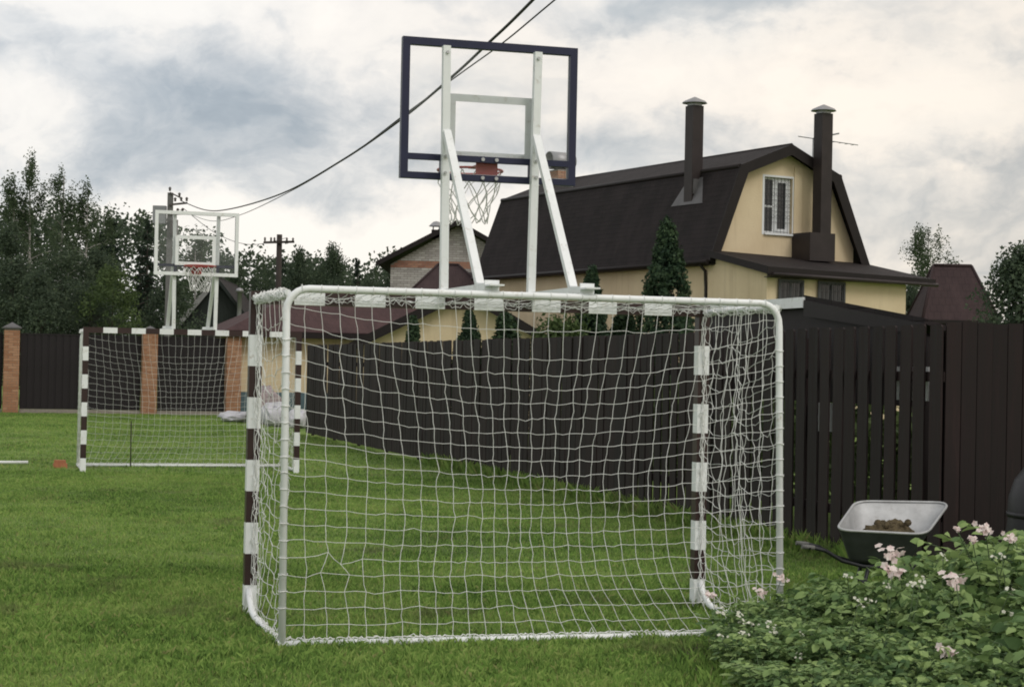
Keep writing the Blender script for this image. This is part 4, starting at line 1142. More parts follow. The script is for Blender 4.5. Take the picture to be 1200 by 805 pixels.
A1 = [(-12.18, 65.87, 7.45), (-9.57, 55.74, 6.29), (-7.53, 47.83, 5.67), (-4.82, 37.3, 5.12), (-2.87, 29.71, 4.97), (-1.58, 24.70, 4.99), (-.78, 21.59, 5.09), (-.35, 19.92, 5.18), (.142, 18.0, 5.30), (1.5, 12.6, 5.72), (2.7, 7.9, 6.2)]
wire('thick black cable, upper of the two crossing behind the near board', A1, .017)
A2 = [(-12.28, 65.87, 7.15), (-9.4, 55.6, 5.95), (-7.10, 46.46, 5.39), (-4.61, 36.95, 5.13), (-2.75, 29.84, 5.07), (-1.49, 25.04, 5.155), (-.69, 22.0, 5.20), (-.16, 19.98, 5.225), (.355, 18.0, 5.30), (1.9, 12.4, 5.6), (3.1, 7.9, 5.95)]
wire('thinner black cable running just below the thick one', A2, .009)
wire('thin sagging line between the concrete pole and the wooden pole', [(-12.1, 65.87, 7.18), (-11.5, 70, 6.55), (-10.9, 75, 6.5), (-10.05, 79.84, 7.15)], .012)

# ================================================================== TREES
def orient_cards(cent, nrm, size, aspect, r, fold=0.0):
    """cards as pointed quads (leaf-shaped): n x 4 corners"""
    n = len(cent)
    nrm = nrm / (np.linalg.norm(nrm, axis=1, keepdims=True) + 1e-9)
    ref = r.normal(0, 1, (n, 3)); a = np.cross(nrm, ref); a /= (np.linalg.norm(a, axis=1, keepdims=True) + 1e-9)
    b = np.cross(nrm, a)
    s = size[:, None]
    V = np.stack([cent - a * s * .5, cent + b * s * .5 * aspect, cent + a * s * .5, cent - b * s * .5 * aspect], 1)
    return V

def cards_mesh(name, V, tint, mat):
    n = len(V); return raw_mesh(name, V.reshape(-1, 3), np.arange(n * 4).reshape(n, 4), mat, np.repeat(tint, 4))

def trunk_mb(h, r, limbs, rr, curve=.15):
    mb = MB(); n = 7; pts = []; ox = oy = 0
    for i in range(n):
        t = i / (n - 1); pts.append((ox, oy, h * t - .1 * (i == 0))); ox += rr.gauss(0, curve * h / 40); oy += rr.gauss(0, curve * h / 40)
    mb.tube(pts, [r * (1 - .85 * i / (n - 1)) for i in range(n)], 7)
    for (z, L, an, up_) in limbs:
        t = z / h; i = min(n - 2, int(t * (n - 1))); f = t * (n - 1) - i
        b = Vector(pts[i]) * (1 - f) + Vector(pts[i + 1]) * f
        d = Vector((math.cos(an), math.sin(an), up_))
        mb.tube([b, b + d * L * .5 + Vector((0, 0, .04 * L)), b + d * L], [r * .35 * (1 - .6 * t), r * .2, r * .06], 5)
    return mb

def tree_mesh(kind, h, w, seed):
    """returns trunk mesh, crown mesh; h total height, w crown width (metres)"""
    r = np.random.default_rng(seed); rr = random.Random(seed); R = w / 2
    cl = []                                              # clumps: centre, radius
    limbs = []
    if kind == 'birch':
        nb = 40 if seed == 105 else 28
        for k in range(nb):
            z = h * (.34 + .64 * (k / nb) ** .9); t = (z / h - .34) / .66; ex = .36 if seed == 105 else .7
            rad = R * (1.05 * (1 - t) ** ex * (.55 + .75 * rr.random()) + .10); an = rr.uniform(0, 2 * PI)
            limbs.append((z * .92, rad, an, .45))
            for q in range(3):
                f = .35 + .65 * rr.random()
                cl.append((math.cos(an) * rad * f, math.sin(an) * rad * f, z - rr.uniform(-.1, .55) * h * .05, (.16 + .16 * rr.random()), .30 + .55 * rr.random()))
        cl.append((0, 0, h - .25, .16, .35)); per = 78; size = .092; asp = .58; mat = M['leaf_birch']
    elif kind == 'bushy':
        nb = 64
        for k in range(nb):
            t = rr.random() ** .8; z = h * (.14 + .80 * t)
            env = math.sin(PI * min(.97, max(.08, (t * .80 + .18)))) ** .7 * (1.0 if t < .6 else 1 - .55 * (t - .6) / .4)
            an = rr.uniform(0, 2 * PI); rad = R * env * (.35 + .75 * rr.random() ** .6)
            if rr.random() < .4: limbs.append((max(.3, z * .75), rad * .9, an, .5))
            s = .34 + .30 * rr.random(); cl.append((math.cos(an) * rad, math.sin(an) * rad, z, s, s * (.7 + .3 * rr.random())))
        for k in range(26): t = rr.random(); an = rr.uniform(0, 6.28); q = R * .45 * rr.random(); cl.append((math.cos(an) * q, math.sin(an) * q, h * (.15 + .68 * t), .5, .5))
        cl.append((rr.uniform(-.2, .2) * R, 0, h - .25, .22, .32)); per = 140; size = .095; asp = .62; mat = M['leaf_forest']
    elif kind == 'shrub':
        nb = 60
        for k in range(nb):
            t = rr.random() ** .7; z = h * (.10 + .84 * t); env = math.sin(PI * (.2 + t * .74)) ** .8
            an = rr.uniform(0, 2 * PI); rad = R * env * (.4 + .65 * rr.random() ** .6); s = .28 + .22 * rr.random()
            cl.append((math.cos(an) * rad, math.sin(an) * rad, z, s, s * .9))
            if rr.random() < .4: limbs.append((max(.2, z * .6), rad, an, .9))
        per = 92; size = .10; asp = .6; mat = M['leaf_shrub']
    elif kind == 'spruce':
        lv = 30
        for i in range(lv):
            t = i / (lv - 1); z = h * (.12 + .86 * t); rad = R * (1 - t) ** .85 * (.85 + .35 * rr.random()) + .05
            nbr = max(2, int(5 * (1 - t) + 2)); o = rr.uniform(0, 6)
            for k in range(nbr):
                an = o + 2 * PI * k / nbr + rr.gauss(0, .3); q = rad * (.6 + .6 * rr.random()); z = h * (.12 + .86 * t) + rr.gauss(0, .13)
                limbs.append((z, q, an, -.25))
                for f in (.35, .65, .95): cl.append((math.cos(an) * q * f, math.sin(an) * q * f, z - .28 * q * f + rr.gauss(0, .05), .10 + .16 * (1 - f) + .08 * (1 - t), .10))
        per = 20; size = .13; asp = .42; mat = M['leaf_spruce']
    else:                                               # thuja: dense upright cone of flat sprays
        nb = 230
        for k in range(nb):
            t = (k + rr.random()) / nb; z = h * (.03 + .94 * t); rad = R * (1 - t ** 2.1) * (.96 if t > .12 else .8) * (.75 + .3 * rr.random()); an = rr.uniform(0, 2 * PI)
            cl.append((math.cos(an) * rad, math.sin(an) * rad, z, (.085 + .04 * rr.random()) * (1.5 if h > 4 else 1), .17 + .06 * rr.random()))
        for k in range(45):
            t = k / 45; cl.append((0, 0, h * (.05 + .9 * t), R * .62 * (1 - t) + .03, .15))
        for k in range(10): cl.append((rr.gauss(0, .03), rr.gauss(0, .03), h * (.93 + .007 * k), .03, .07))
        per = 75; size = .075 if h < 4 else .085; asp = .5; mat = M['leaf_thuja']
    cl = np.array(cl); n = len(cl) * per
    idx = np.repeat(np.arange(len(cl)), per)
    d = r.normal(0, 1, (n, 3)); d /= np.linalg.norm(d, axis=1, keepdims=True); d *= (r.random(n) ** .45)[:, None]
    c = cl[idx, :3] + d * np.c_[cl[idx, 3], cl[idx, 3], cl[idx, 4]]
    if kind == 'birch': c[:, 2] -= .35 * (r.random(n) ** 3)
    outward = np.c_[c[:, 0], c[:, 1], np.zeros(n)]; nrm = outward / (np.linalg.norm(outward, axis=1, keepdims=True) + .1) * .6 + r.normal(0, .8, (n, 3)) + np.array([0, 0, .35])
    if kind == 'thuja': nrm[:, 2] *= .35
    sz = size * (.6 + .8 * r.random(n))
    V = orient_cards(c, nrm, sz, asp, r)
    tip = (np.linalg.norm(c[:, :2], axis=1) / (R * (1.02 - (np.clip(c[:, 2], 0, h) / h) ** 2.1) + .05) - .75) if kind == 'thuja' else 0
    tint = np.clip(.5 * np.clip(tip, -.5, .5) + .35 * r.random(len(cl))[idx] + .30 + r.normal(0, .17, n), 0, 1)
    tm = trunk_mb(h * (.97 if kind in ('birch', 'spruce', 'thuja') else .8), {'birch': .11, 'bushy': .15, 'spruce': .12, 'shrub': .06, 'thuja': .05}[kind], limbs, rr).mesh('trunk', M['birch_bark'] if kind == 'birch' else M['bark'])
    return tm, cards_mesh('crown', V, tint, mat)

NAMES = {'birch': 'birch_tree', 'bushy': 'leafy_tree', 'spruce': 'spruce_tree', 'shrub': 'shrub', 'thuja': 'thuja'}
CATS = {'birch': 'tree', 'bushy': 'tree', 'spruce': 'tree', 'shrub': 'shrub', 'thuja': 'thuja'}
cache = {}
def plant(kind, x, y, h, w, label, seed, group, rot=None):
    key = (kind, seed)
    if key not in cache: cache[key] = (tree_mesh(kind, h, w, seed), h, w)
    (tm, cm), h0, w0 = cache[key]
    t_ = thing(NAMES[kind], label, CATS[kind], (x, y, 0), (seed * 1.7 + x) % 6.28 if rot is None else rot, group)
    t_.scale = (w / w0, w / w0, h / h0)
    link('trunk', tm, t_); link('crown', cm, t_)
    return t_
G1 = 'trees beyond the far fence'
forest = [
 ('birch', -19.5, 70, 8.75, 2.4, 'tall thin birch at the outer end of the forest edge', 101), ('birch', -18.76, 70, 9.55, 2.5, 'tallest birch with pale trunk and open crown over the forest edge', 102),
 ('birch', -18.1, 72, 9.2, 2.5, 'tall open birch just inside the tallest birch', 103), ('birch', -17.3, 73, 8.75, 2.4, 'slim pointed birch between the tall birches and the dark spruce', 104),
 ('birch', -17.2, 76, 7.95, 1.9, 'short birch leaning out beside the dark spruce', 101),
 ('bushy', -18.4, 66, 6.6, 3.4, 'broad dark leafy tree under the outermost birch', 201), ('bushy', -16.95, 68, 6.4, 3.2, 'broad dark leafy tree under the tallest birch', 202),
 ('bushy', -15.8, 69, 5.9, 2.9, 'broad dark leafy tree between birches and dark spruce', 203), ('spruce', -17.77, 80, 7.75, 2.5, 'dark pointed spruce standing clear beside the birches', 301),
 ('spruce', -17.3, 84, 6.9, 2.2, 'small spruce tip right beside the dark clear-standing spruce', 302), ('spruce', -16.62, 82, 7.9, 2.0, 'dark spruce showing at the edge of the distant board', 302),
 ('spruce', -15.95, 84, 7.8, 2.3, 'dark spruce behind the concrete pole', 301), ('shrub', -13.75, 62, 4.95, 2.5, 'light green shrub growing above the far metal fence', 401),
 ('bushy', -12.9, 68, 4.9, 2.6, 'dark leafy tree behind the uprights of the distant hoop', 204), ('birch', -15.1, 86, 7.8, 2.3, 'thin birch seen through the distant clear board', 103),
 ('bushy', -14.1, 86, 6.6, 2.3, 'leafy tree behind the ring of the distant hoop', 201), ('bushy', -14.0, 91, 6.9, 2.2, 'leafy tree just past the distant board edge', 203),
 ('bushy', -12.9, 92, 6.95, 2.3, 'leafy tree touching the wooden pole on its outer side', 202), ('spruce', -12.4, 97, 7.2, 1.8, 'small spruce behind the wooden pole', 301),
 ('bushy', -11.2, 94, 7.65, 2.4, 'rounded tree just past the wooden pole', 204), ('bushy', -10.2, 96, 7.2, 2.0, 'lower leafy tree between the two rounded trees', 201),
 ('bushy', -9.1, 92, 7.8, 2.5, 'highest rounded tree between wooden pole and brick house', 203), ('spruce', -8.5, 98, 7.3, 1.8, 'pointed tree near the brick house', 302),
 ('bushy', -7.5, 96, 6.95, 2.2, 'low leafy tree nearest the brick house eave', 202), ('bushy', -6.3, 94, 6.9, 2.1, 'leafy tree touching the brick house eave', 204),
 ('bushy', -15.0, 64, 4.9, 2.9, 'dark bush mass beside the light green shrub', 202), ('bushy', -17.6, 63.5, 5.2, 3.2, 'dark bush low behind the outermost brick pillar', 203),
 ('bushy', -16.3, 62, 4.6, 2.6, 'low dark bush over the outer metal fence panel', 204), ('spruce', -16.9, 74, 6.8, 2.1, 'dark spruce half sunk in the bushes under the slim birch', 301)]
for f_ in forest: plant(*f_, group=G1)
plant('birch', 17.17, 75, 7.9, 3.0, 'drooping birch rising beyond the maroon roof', 105, 'trees behind the houses')
plant('bushy', 14.05, 64, 4.9, 2.4, 'dark bush at the corner of the lean-to', 203, 'trees behind the houses')
plant('bushy', 11.25, 40, 4.6, 2.0, 'leafy tree overhanging the close-boarded fence at the edge of view', 205, 'trees behind the houses')
G2 = 'thujas behind the board fence'
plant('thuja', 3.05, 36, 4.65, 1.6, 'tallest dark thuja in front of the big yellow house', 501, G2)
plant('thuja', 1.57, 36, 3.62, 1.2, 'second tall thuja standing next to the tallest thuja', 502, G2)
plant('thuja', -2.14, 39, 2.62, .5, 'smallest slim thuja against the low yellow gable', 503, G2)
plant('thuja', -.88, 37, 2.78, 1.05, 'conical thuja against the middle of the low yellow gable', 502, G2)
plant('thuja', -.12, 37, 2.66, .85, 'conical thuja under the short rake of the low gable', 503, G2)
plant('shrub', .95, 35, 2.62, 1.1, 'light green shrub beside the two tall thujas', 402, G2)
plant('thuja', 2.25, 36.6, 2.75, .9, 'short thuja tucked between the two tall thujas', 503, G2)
# the wood behind, which reads as one mass
r_ = np.random.default_rng(77); nC = 2000
cx_ = r_.uniform(-40, 34, nC); cy_ = r_.uniform(100, 116, nC); hmax = 6.3 + 1.7 * vnoise(cx_, cy_ * 0, 3.0, 4) + .8 * vnoise(cx_, cy_ * 0, 1.1, 6); hmax = np.where(cx_ > 5, hmax * .45, hmax + np.clip((-17 - cx_) * .6, 0, 2.6))
cz_ = hmax * r_.random(nC) ** .6
per = 60; idx = np.repeat(np.arange(nC), per); n = len(idx)
d = r_.normal(0, 1, (n, 3)); d /= np.linalg.norm(d, axis=1, keepdims=True); d *= (r_.random(n) ** .4)[:, None] * (.55 + .5 * r_.random(nC))[idx][:, None]
c = np.c_[cx_, cy_, cz_][idx] + d; c[:, 2] = np.maximum(c[:, 2], .05)
V = orient_cards(c, r_.normal(0, 1, (n, 3)) + np.array([0, -.4, .4]), .24 * (.6 + .8 * r_.random(n)), .65, r_)
o = link('treeline', cards_mesh('treeline', V, np.clip(.35 * r_.random(nC)[idx] + .25 + r_.normal(0, .15, n), 0, 1), M['leaf_forest']), kind='stuff'); o['label'] = 'distant wood behind the houses reading as one dark mass'
#--PART4--
# ================================================================== WHEELBARROW
def wheelbarrow():
    W0 = Vector((2.85, 13.42, 0))
    T = thing('wheelbarrow', 'galvanised wheelbarrow tipped towards the lawn with straw and dirt in its tray', 'wheelbarrow', W0)
    A, B, Cc, Dd = Vector((2.385, 13.17, .490)), Vector((3.045, 13.17, .470)), Vector((3.345, 13.72, .668)), Vector((2.635, 13.72, .664))
    a, b, c, d = Vector((2.50, 13.33, .25)), Vector((2.96, 13.33, .24)), Vector((3.02, 13.58, .33)), Vector((2.63, 13.58, .335))
    def rr_loop(P, Q, R_, S, rad, n=6):
        """rounded quadrilateral through four corners"""
        out = []; cs = [P, Q, R_, S]
        for i in range(4):
            p, q, r = cs[i - 1], cs[i], cs[(i + 1) % 4]
            u = q + (p - q) * rad; v = q + (r - q) * rad
            for k in range(n): t = k / (n - 1); out.append(u * (1 - t) ** 2 + q * 2 * t * (1 - t) + v * t * t - W0)
        return out
    rim = rr_loop(A, B, Cc, Dd, .17); bot = rr_loop(a, b, c, d, .28)
    def lerp(t, off): 
        cen = sum(bot, Vector()) / len(bot); L = []
        for p, q in zip(rim, bot):
            x = p * (1 - t) + q * t; dirv = (x - (cen + Vector((0, 0, x.z - cen.z)))); dirv.z = 0
            L.append(x + dirv.normalized() * off)
        return L
    def shell(off, ts, close_z, mat, name, flip):
        mb = MB(); n = len(rim)
        loops = [lerp(t, off) for t in ts]
        # belly: the side walls curve inwards towards the floor
        for li, L in enumerate(loops):
            for p in L: mb.v.append(tuple(p + Vector((0, 0, close_z * ts[li]))))
        for i in range(len(loops) - 1):
            for j in range(n):
                j2 = (j + 1) % n; q = (i * n + j, i * n + j2, (i + 1) * n + j2, (i + 1) * n + j)
                mb.f.append(q if flip else q[::-1]); mb.m.append(0); mb.sm.append(True)
        k = (len(loops) - 1) * n; q = tuple(k + j for j in range(n)); mb.f.append(q if flip else q[::-1]); mb.m.append(0); mb.sm.append(False)
        return mb.build(name, mat, T)
    ts = [0, .25, .5, .75, .92, 1]
    shell(0, ts, 0.004, M['zinc'], 'tray', True)
    shell(.006, ts, -0.004, M['zinc_shaded'], 'tray_outside', False)
    mb = MB(); mb.tube([p + Vector((0, 0, .002)) for p in rim], .010, 6, closed=True); mb.build('tray_rim', M['zinc'], T)
    # load of straw and dirt on the tray floor
    r = random.Random(6); mb = MB(); cen = (a * .9 + b + c + d * 1.1) / 4 - W0 + Vector((.05, .03, .115))
    n, m_ = 16, 9; grid = []
    for i in range(m_ + 1):
        t = i / m_; ring = []
        for j in range(n):
            an = 2 * PI * j / n; rx, ry = .25 * t * (1 + r.gauss(0, .06)), .125 * t * (1 + r.gauss(0, .06))
            hz = .105 * (1 - t ** 2) + r.gauss(0, .012) + .05 * math.exp(-((rx * math.cos(an) - .09) ** 2 + (ry * math.sin(an) - .03) ** 2) / .004)
            ring.append(cen + Vector((rx * math.cos(an), ry * math.sin(an) , hz + .25 * ry * math.sin(an))))
        grid.append(ring)
    for ring in grid: mb.v += [tuple(p) for p in ring]
    for i in range(m_):
        for j in range(n): j2 = (j + 1) % n; mb.f.append((i * n + j, (i + 1) * n + j, (i + 1) * n + j2, i * n + j2)); mb.m.append(0); mb.sm.append(True)
    for k in range(70):
        an = r.uniform(0, 6.28); t = r.random() ** .5; p = cen + Vector((.23 * t * math.cos(an), .115 * t * math.sin(an), .10 * (1 - t * t) + .012)); q = p + Vector((r.gauss(0, .03), r.gauss(0, .02), r.uniform(0, .02)))
        mb.tube([p, q], .0025, 3, caps=False)
    for k in range(9):
        p = cen + Vector((r.gauss(.06, .07), r.gauss(.01, .035), .10 + r.random() * .03)); rd = r.uniform(.018, .034)
        mb.lathe([(0.001, -rd), (rd * .8, -rd * .5), (rd, .1 * rd), (rd * .6, rd * .8), (0.001, rd)], 6, p, smooth=False)
    load = mb.build('load', M['straw_dirt'], None); load.location = W0
    tag(load, 'heap of straw and clods lying in the wheelbarrow tray', 'dirt heap'); load['kind'] = 'stuff'; load.name = 'dirt_heap'
    # frame tubes running from the wheel, under the tray, to the handles
    def w(*p): return Vector(p) - W0
    for (yo, nm) in ((-.10, 0), (.17, 1)):
        mb = MB(); y = 13.43 + yo
        mb.tube([w(3.42, 13.46 + yo * .4, .17), w(3.05, y, .20), w(2.62, y, .215), w(2.46, y - .02, .255), w(2.33, y - .06, .33), w(2.24, y - .085, .352), w(2.20, y - .095, .355)], .015, 8)
        f_ = mb.build('handle_tube', M['black_iron'], T)
        mb = MB(); mb.tube([w(2.245, y - .0835, .352), w(2.15, y - .105, .362)], .0165, 8); mb.build('grip', M['concrete_pole'], f_)
        mb = MB(); mb.tube([w(2.66, y, .21), w(2.63, y - .02, .10), w(2.60, y - .03, .008)], .015, 8); mb.tube([w(2.60, y - .03, .012), w(2.72, y - .03, .012)], .013, 6); mb.build('leg', M['black_iron'], T)
    mb = MB(); mb.tube([w(2.63, 13.31, .10), w(2.63, 13.58, .10)], .011, 6); mb.build('crosspiece', M['black_iron'], T)
    wh = bpy.data.objects.new('wheel', None); C.objects.link(wh); wh.parent = T; wh.location = w(3.44, 13.46, .17); wh.rotation_euler = (PI / 2, 0, 0); wh.empty_display_size = .1
    mb = MB(); mb.tube([(.13 * math.cos(2 * PI * k / 20), .13 * math.sin(2 * PI * k / 20), 0) for k in range(20)], .038, 8, closed=True); mb.build('tyre', M['rubber'], wh)
    mb = MB(); mb.lathe([(.02, -.05), (.03, -.05), (.03, -.02), (.10, -.015), (.10, .015), (.03, .02), (.03, .05), (.02, .05)], 14); mb.build('rim', M['zinc'], wh)
wheelbarrow()

# ================================================================== FLOWER AND POTATO BED
mb = MB(); bn = 26
def bed_z(x, y): return .012 + .03 * float(vnoise(np.array([x]), np.array([y]), .35, 9)[0])
bx = [1.0 + .2 * i for i in range(19)]; by_ = [6.6 + .2 * i for i in range(23)]
for i in range(18):
    for j in range(22):
        if bx[i] < .95 + max(0, (9 - by_[j])) * -.02: continue
        q = [(bx[i], by_[j]), (bx[i + 1], by_[j]), (bx[i + 1], by_[j + 1]), (bx[i], by_[j + 1])]
        mb.face([(x, y, bed_z(x, y)) for x, y in q], 0, True)
link('soil', mb.mesh('soil', M['soil']), kind='structure')

def leaf_template():
    """ovate leaf folded along its midrib, 8 outline points, length 1 along +x"""
    xs_ = [0, .22, .55, .85, 1.0]; ws = [0.02, .27, .30, .15, 0]; dz_ = [0, .03, .02, -.05, -.14]
    L = [(x, w_, z + .07 * (w_ / .3)) for x, w_, z in zip(xs_, ws, dz_)]; Mi = [(x, 0, z) for x, z in zip(xs_, dz_)]; R_ = [(x, -w_, z + .07 * (w_ / .3)) for x, w_, z in zip(xs_, ws, dz_)]
    V = np.array(Mi + L[:4] + R_[:4], float)             # 0-4 midrib, 5-8 one edge, 9-12 other
    F = []
    for i in range(3): F += [(i, i + 1, 5 + i + 1, 5 + i), (i + 1, i, 9 + i, 9 + i + 1)]
    F += [(3, 4, 8, 8), (4, 3, 12, 12)]
    T = []
    for f_ in F: T += [(f_[0], f_[1], f_[2])] + ([(f_[0], f_[2], f_[3])] if f_[2] != f_[3] else [])
    return V, np.array(T)
LV, LF = leaf_template()

def potato_mesh(seed, h, spread, nst):
    r = np.random.default_rng(seed); rr = random.Random(seed)
    Vs, Fs, Ts = [], [], []; off = 0; sm = MB()
    def leaf(p, dirv, L, tint):
        nonlocal off
        x = dirv / np.linalg.norm(dirv); upv = np.array([0, 0, 1.0]) + r.normal(0, .6, 3); y = np.cross(upv, x); y /= np.linalg.norm(y); z = np.cross(x, y)
        V = p + L * (LV[:, :1] * x + LV[:, 1:2] * y * (.85 + .3 * r.random()) + LV[:, 2:] * z)
        Vs.append(V); Fs.append(LF + off); Ts.append(np.full(len(V), tint)); off += len(V)
    for s in range(nst):
        an = 2 * PI * s / nst + rr.gauss(0, .3); out = spread * (.25 + .85 * rr.random()) * (s > 0); hh = h * (.70 + .34 * rr.random())
        base = Vector((math.cos(an) * .05, math.sin(an) * .05, 0)); top = Vector((math.cos(an) * out, math.sin(an) * out, hh)); mid = (base + top) / 2 + Vector((-math.cos(an) * .02, -math.sin(an) * .02, .06 * h))
        sm.tube([base, mid, top], [.007, .006, .003], 4, caps=False)
        tn_ = .5 + rr.gauss(0, .2)
        nl = 14
        for k in range(nl):
            t = .18 + .80 * k / (nl - 1); P = base * (1 - t) ** 2 + mid * 2 * t * (1 - t) + top * t * t
            la = an + k * 2.4 + rr.gauss(0, .3); ln = (.17 + .08 * rr.random()) * (1.05 - .45 * abs(t - .55)) * (h / .55) ** .4
            d_ = Vector((math.cos(la), math.sin(la), .25 + .5 * t)).normalized(); tip = P + d_ * ln - Vector((0, 0, .04))
            sm.tube([P, (P + tip) / 2 + Vector((0, 0, .02)), tip], .0025, 3, caps=False)
            hd = np.array([d_.x, d_.y, rr.uniform(-.7, .45)]); side = np.array([-d_.y, d_.x, 0])
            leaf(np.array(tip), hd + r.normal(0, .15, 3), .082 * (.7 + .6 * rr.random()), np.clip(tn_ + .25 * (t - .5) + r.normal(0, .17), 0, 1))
            for f in (.38, .68, .95):
                q = np.array(P.lerp(tip, f)) + np.array([0, 0, .012])
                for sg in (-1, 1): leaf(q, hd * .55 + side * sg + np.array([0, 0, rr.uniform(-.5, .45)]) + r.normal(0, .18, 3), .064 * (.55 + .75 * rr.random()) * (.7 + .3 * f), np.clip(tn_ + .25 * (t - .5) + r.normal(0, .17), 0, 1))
    return sm.mesh('stalks', M['stem']), raw_mesh('leaves', np.concatenate(Vs), np.concatenate(Fs), M['leaf_potato'], np.concatenate(Ts), smooth=True)

PM = [(potato_mesh(900 + k, .55, .25, 9), .55) for k in range(5)]
rr = random.Random(21)
def canopy_h(x, y):
    """top of the leaves: rises away from the lawn"""
    return max(.17, min(.74, .19 + .25 * (x - 1.05) + .05 * max(0, x - 2.1) + .02 * (y - 9.5)))
spots = []
y = 7.4
while y < 10.75:
    x = 1.33 + .03 * max(0, 9 - y) + rr.uniform(-.05, .05)
    if y > 10.2: x += .08
    while x < .36 * y + .5:
        spots.append((x + rr.uniform(-.06, .06), y + rr.uniform(-.06, .06))); x += .33
    y += .33
FLOW = [(2.04, 9.6, 0.68, 1.3, 0), (2.02, 9.5, 0.6, 1.3, 0), (2.49, 9.7, 0.75, 0.8, 0), (2.61, 9.9, 0.8, 1, 0), (2.28, 9.2, 0.59, 1.25, 0), (2.04, 8.4, 0.35, 1.1, 0), (2.48, 10.0, 0.78, 0.6, 0), (2.67, 9.6, 0.78, 0.8, 0), (2.48, 8.9, 0.58, 0.8, 1), (2.07, 9.2, 0.56, 0.8, 1), (2.11, 9.2, 0.59, 0.7, 1), (1.79, 9.2, 0.47, 0.7, 1), (1.84, 9.2, 0.48, 0.6, 1), (1.86, 9.9, 0.52, 0.6, 1), (2.0, 9.5, 0.52, 0.5, 1), (1.61, 10.6, 0.43, 0.8, 0), (1.48, 10.5, 0.35, 0.8, 0), (1.18, 10.5, 0.33, 0.8, 0), (1.21, 10.2, 0.28, 0.8, 1), (1.29, 10.0, 0.27, 0.9, 1), (1.34, 9.9, 0.25, 0.7, 1), (1.43, 9.8, 0.27, 0.6, 1), (1.42, 9.6, 0.26, 0.7, 1), (1.53, 9.4, 0.28, 0.5, 1), (1.13, 9.5, 0.24, 0.6, 1), (1.26, 9.6, 0.24, 0.6, 1), (1.46, 9.0, 0.22, 0.5, 1), (2.36, 9.8, 0.65, 0.6, 1), (2.53, 9.4, 0.69, 0.6, 1), (2.57, 9.4, 0.7, 0.6, 1), (2.4, 8.6, 0.49, 0.8, 1)]
def flower_mesh(seed, white):
    r = np.random.default_rng(seed); Vs, Fs, Ts = [], [], []; off = 0
    n = 8 if white else 15
    for k in range(n):
        c = r.normal(0, .020 if white else .0165, 3) * np.array([1, 1, .7]); nx = r.normal(0, .5, 3) + np.array([0, -.5, .7]); nx /= np.linalg.norm(nx)
        a = np.cross(nx, [0.3, 0.1, 1]); a /= np.linalg.norm(a); b = np.cross(nx, a); R_ = .011 if white else .0145
        for q in range(5):
            an = 2 * PI * q / 5 + k; d_ = math.cos(an) * a + math.sin(an) * b; s_ = -math.sin(an) * a + math.cos(an) * b
            V = np.array([c, c + d_ * R_ * .6 + s_ * R_ * .5 + nx * .003, c + d_ * R_ * 1.1 + nx * .002, c + d_ * R_ * .6 - s_ * R_ * .5 + nx * .003])
            Vs.append(V); Fs.append(np.array([[0, 1, 2, 3]]) + off); Ts.append(np.full(4, np.clip(.5 + r.normal(0, .25), 0, 1))); off += 4
    return raw_mesh('flower_head', np.concatenate(Vs), np.concatenate(Fs), M['petal_white'] if white else M['petal'], np.concatenate(Ts))
FM = [[flower_mesh(40 + i, False) for i in range(4)], [flower_mesh(60 + i, True) for i in range(4)]]
PG = 'potato plants in the corner bed'
plants = []
for i, (x, y) in enumerate(spots):
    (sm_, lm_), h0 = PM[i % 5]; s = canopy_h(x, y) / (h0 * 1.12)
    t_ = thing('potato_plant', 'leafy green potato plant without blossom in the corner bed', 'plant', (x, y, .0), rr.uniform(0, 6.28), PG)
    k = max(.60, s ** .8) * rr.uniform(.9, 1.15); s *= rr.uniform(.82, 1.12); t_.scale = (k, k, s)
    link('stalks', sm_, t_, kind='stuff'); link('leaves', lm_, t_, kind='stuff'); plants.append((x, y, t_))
taken = {}
for (x, y, t_) in plants:
    zone = ('along the lawn edge of the bed' if x < 1.62 else 'on the front rows of the bed' if y < 8.5 else 'high at the back below the dark fence' if y > 9.7 else 'in the thick of the bed')
    t_['label'] = 'leafy green potato plant without blossom ' + zone
for i, (x, y, z, s, wh) in enumerate(FLOW):
    d_ = sorted(plants, key=lambda p: (p[0] - x) ** 2 + (p[1] - y) ** 2)[0]; t_ = d_[2]
    inv = (Matrix.LocRotScale(t_.location, t_.rotation_euler, t_.scale)).inverted()
    p = inv @ Vector((x, y, z)); b = inv @ Vector((x * .5 + d_[0] * .5, y * .5 + d_[1] * .5, max(.05, z - .22))); z += .02
    o = link('flower_head', FM[wh][i % 4], t_, kind='stuff'); o.location = p; o.scale = [s * 1.2 / q for q in t_.scale]; o.rotation_euler = (0, 0, -t_.rotation_euler.z + rr.uniform(-.6, .6))
    mb = MB(); mb.tube([b, (b + p) / 2, p], .003, 4, caps=False); mb.build('flower_stalk', M['stem'], t_)
    taken.setdefault(t_.name, [t_, []])[1].append((x, y, z, s, wh))
words_ = ['one', 'two', 'three', 'four', 'five', 'six', 'seven']
seen = {}
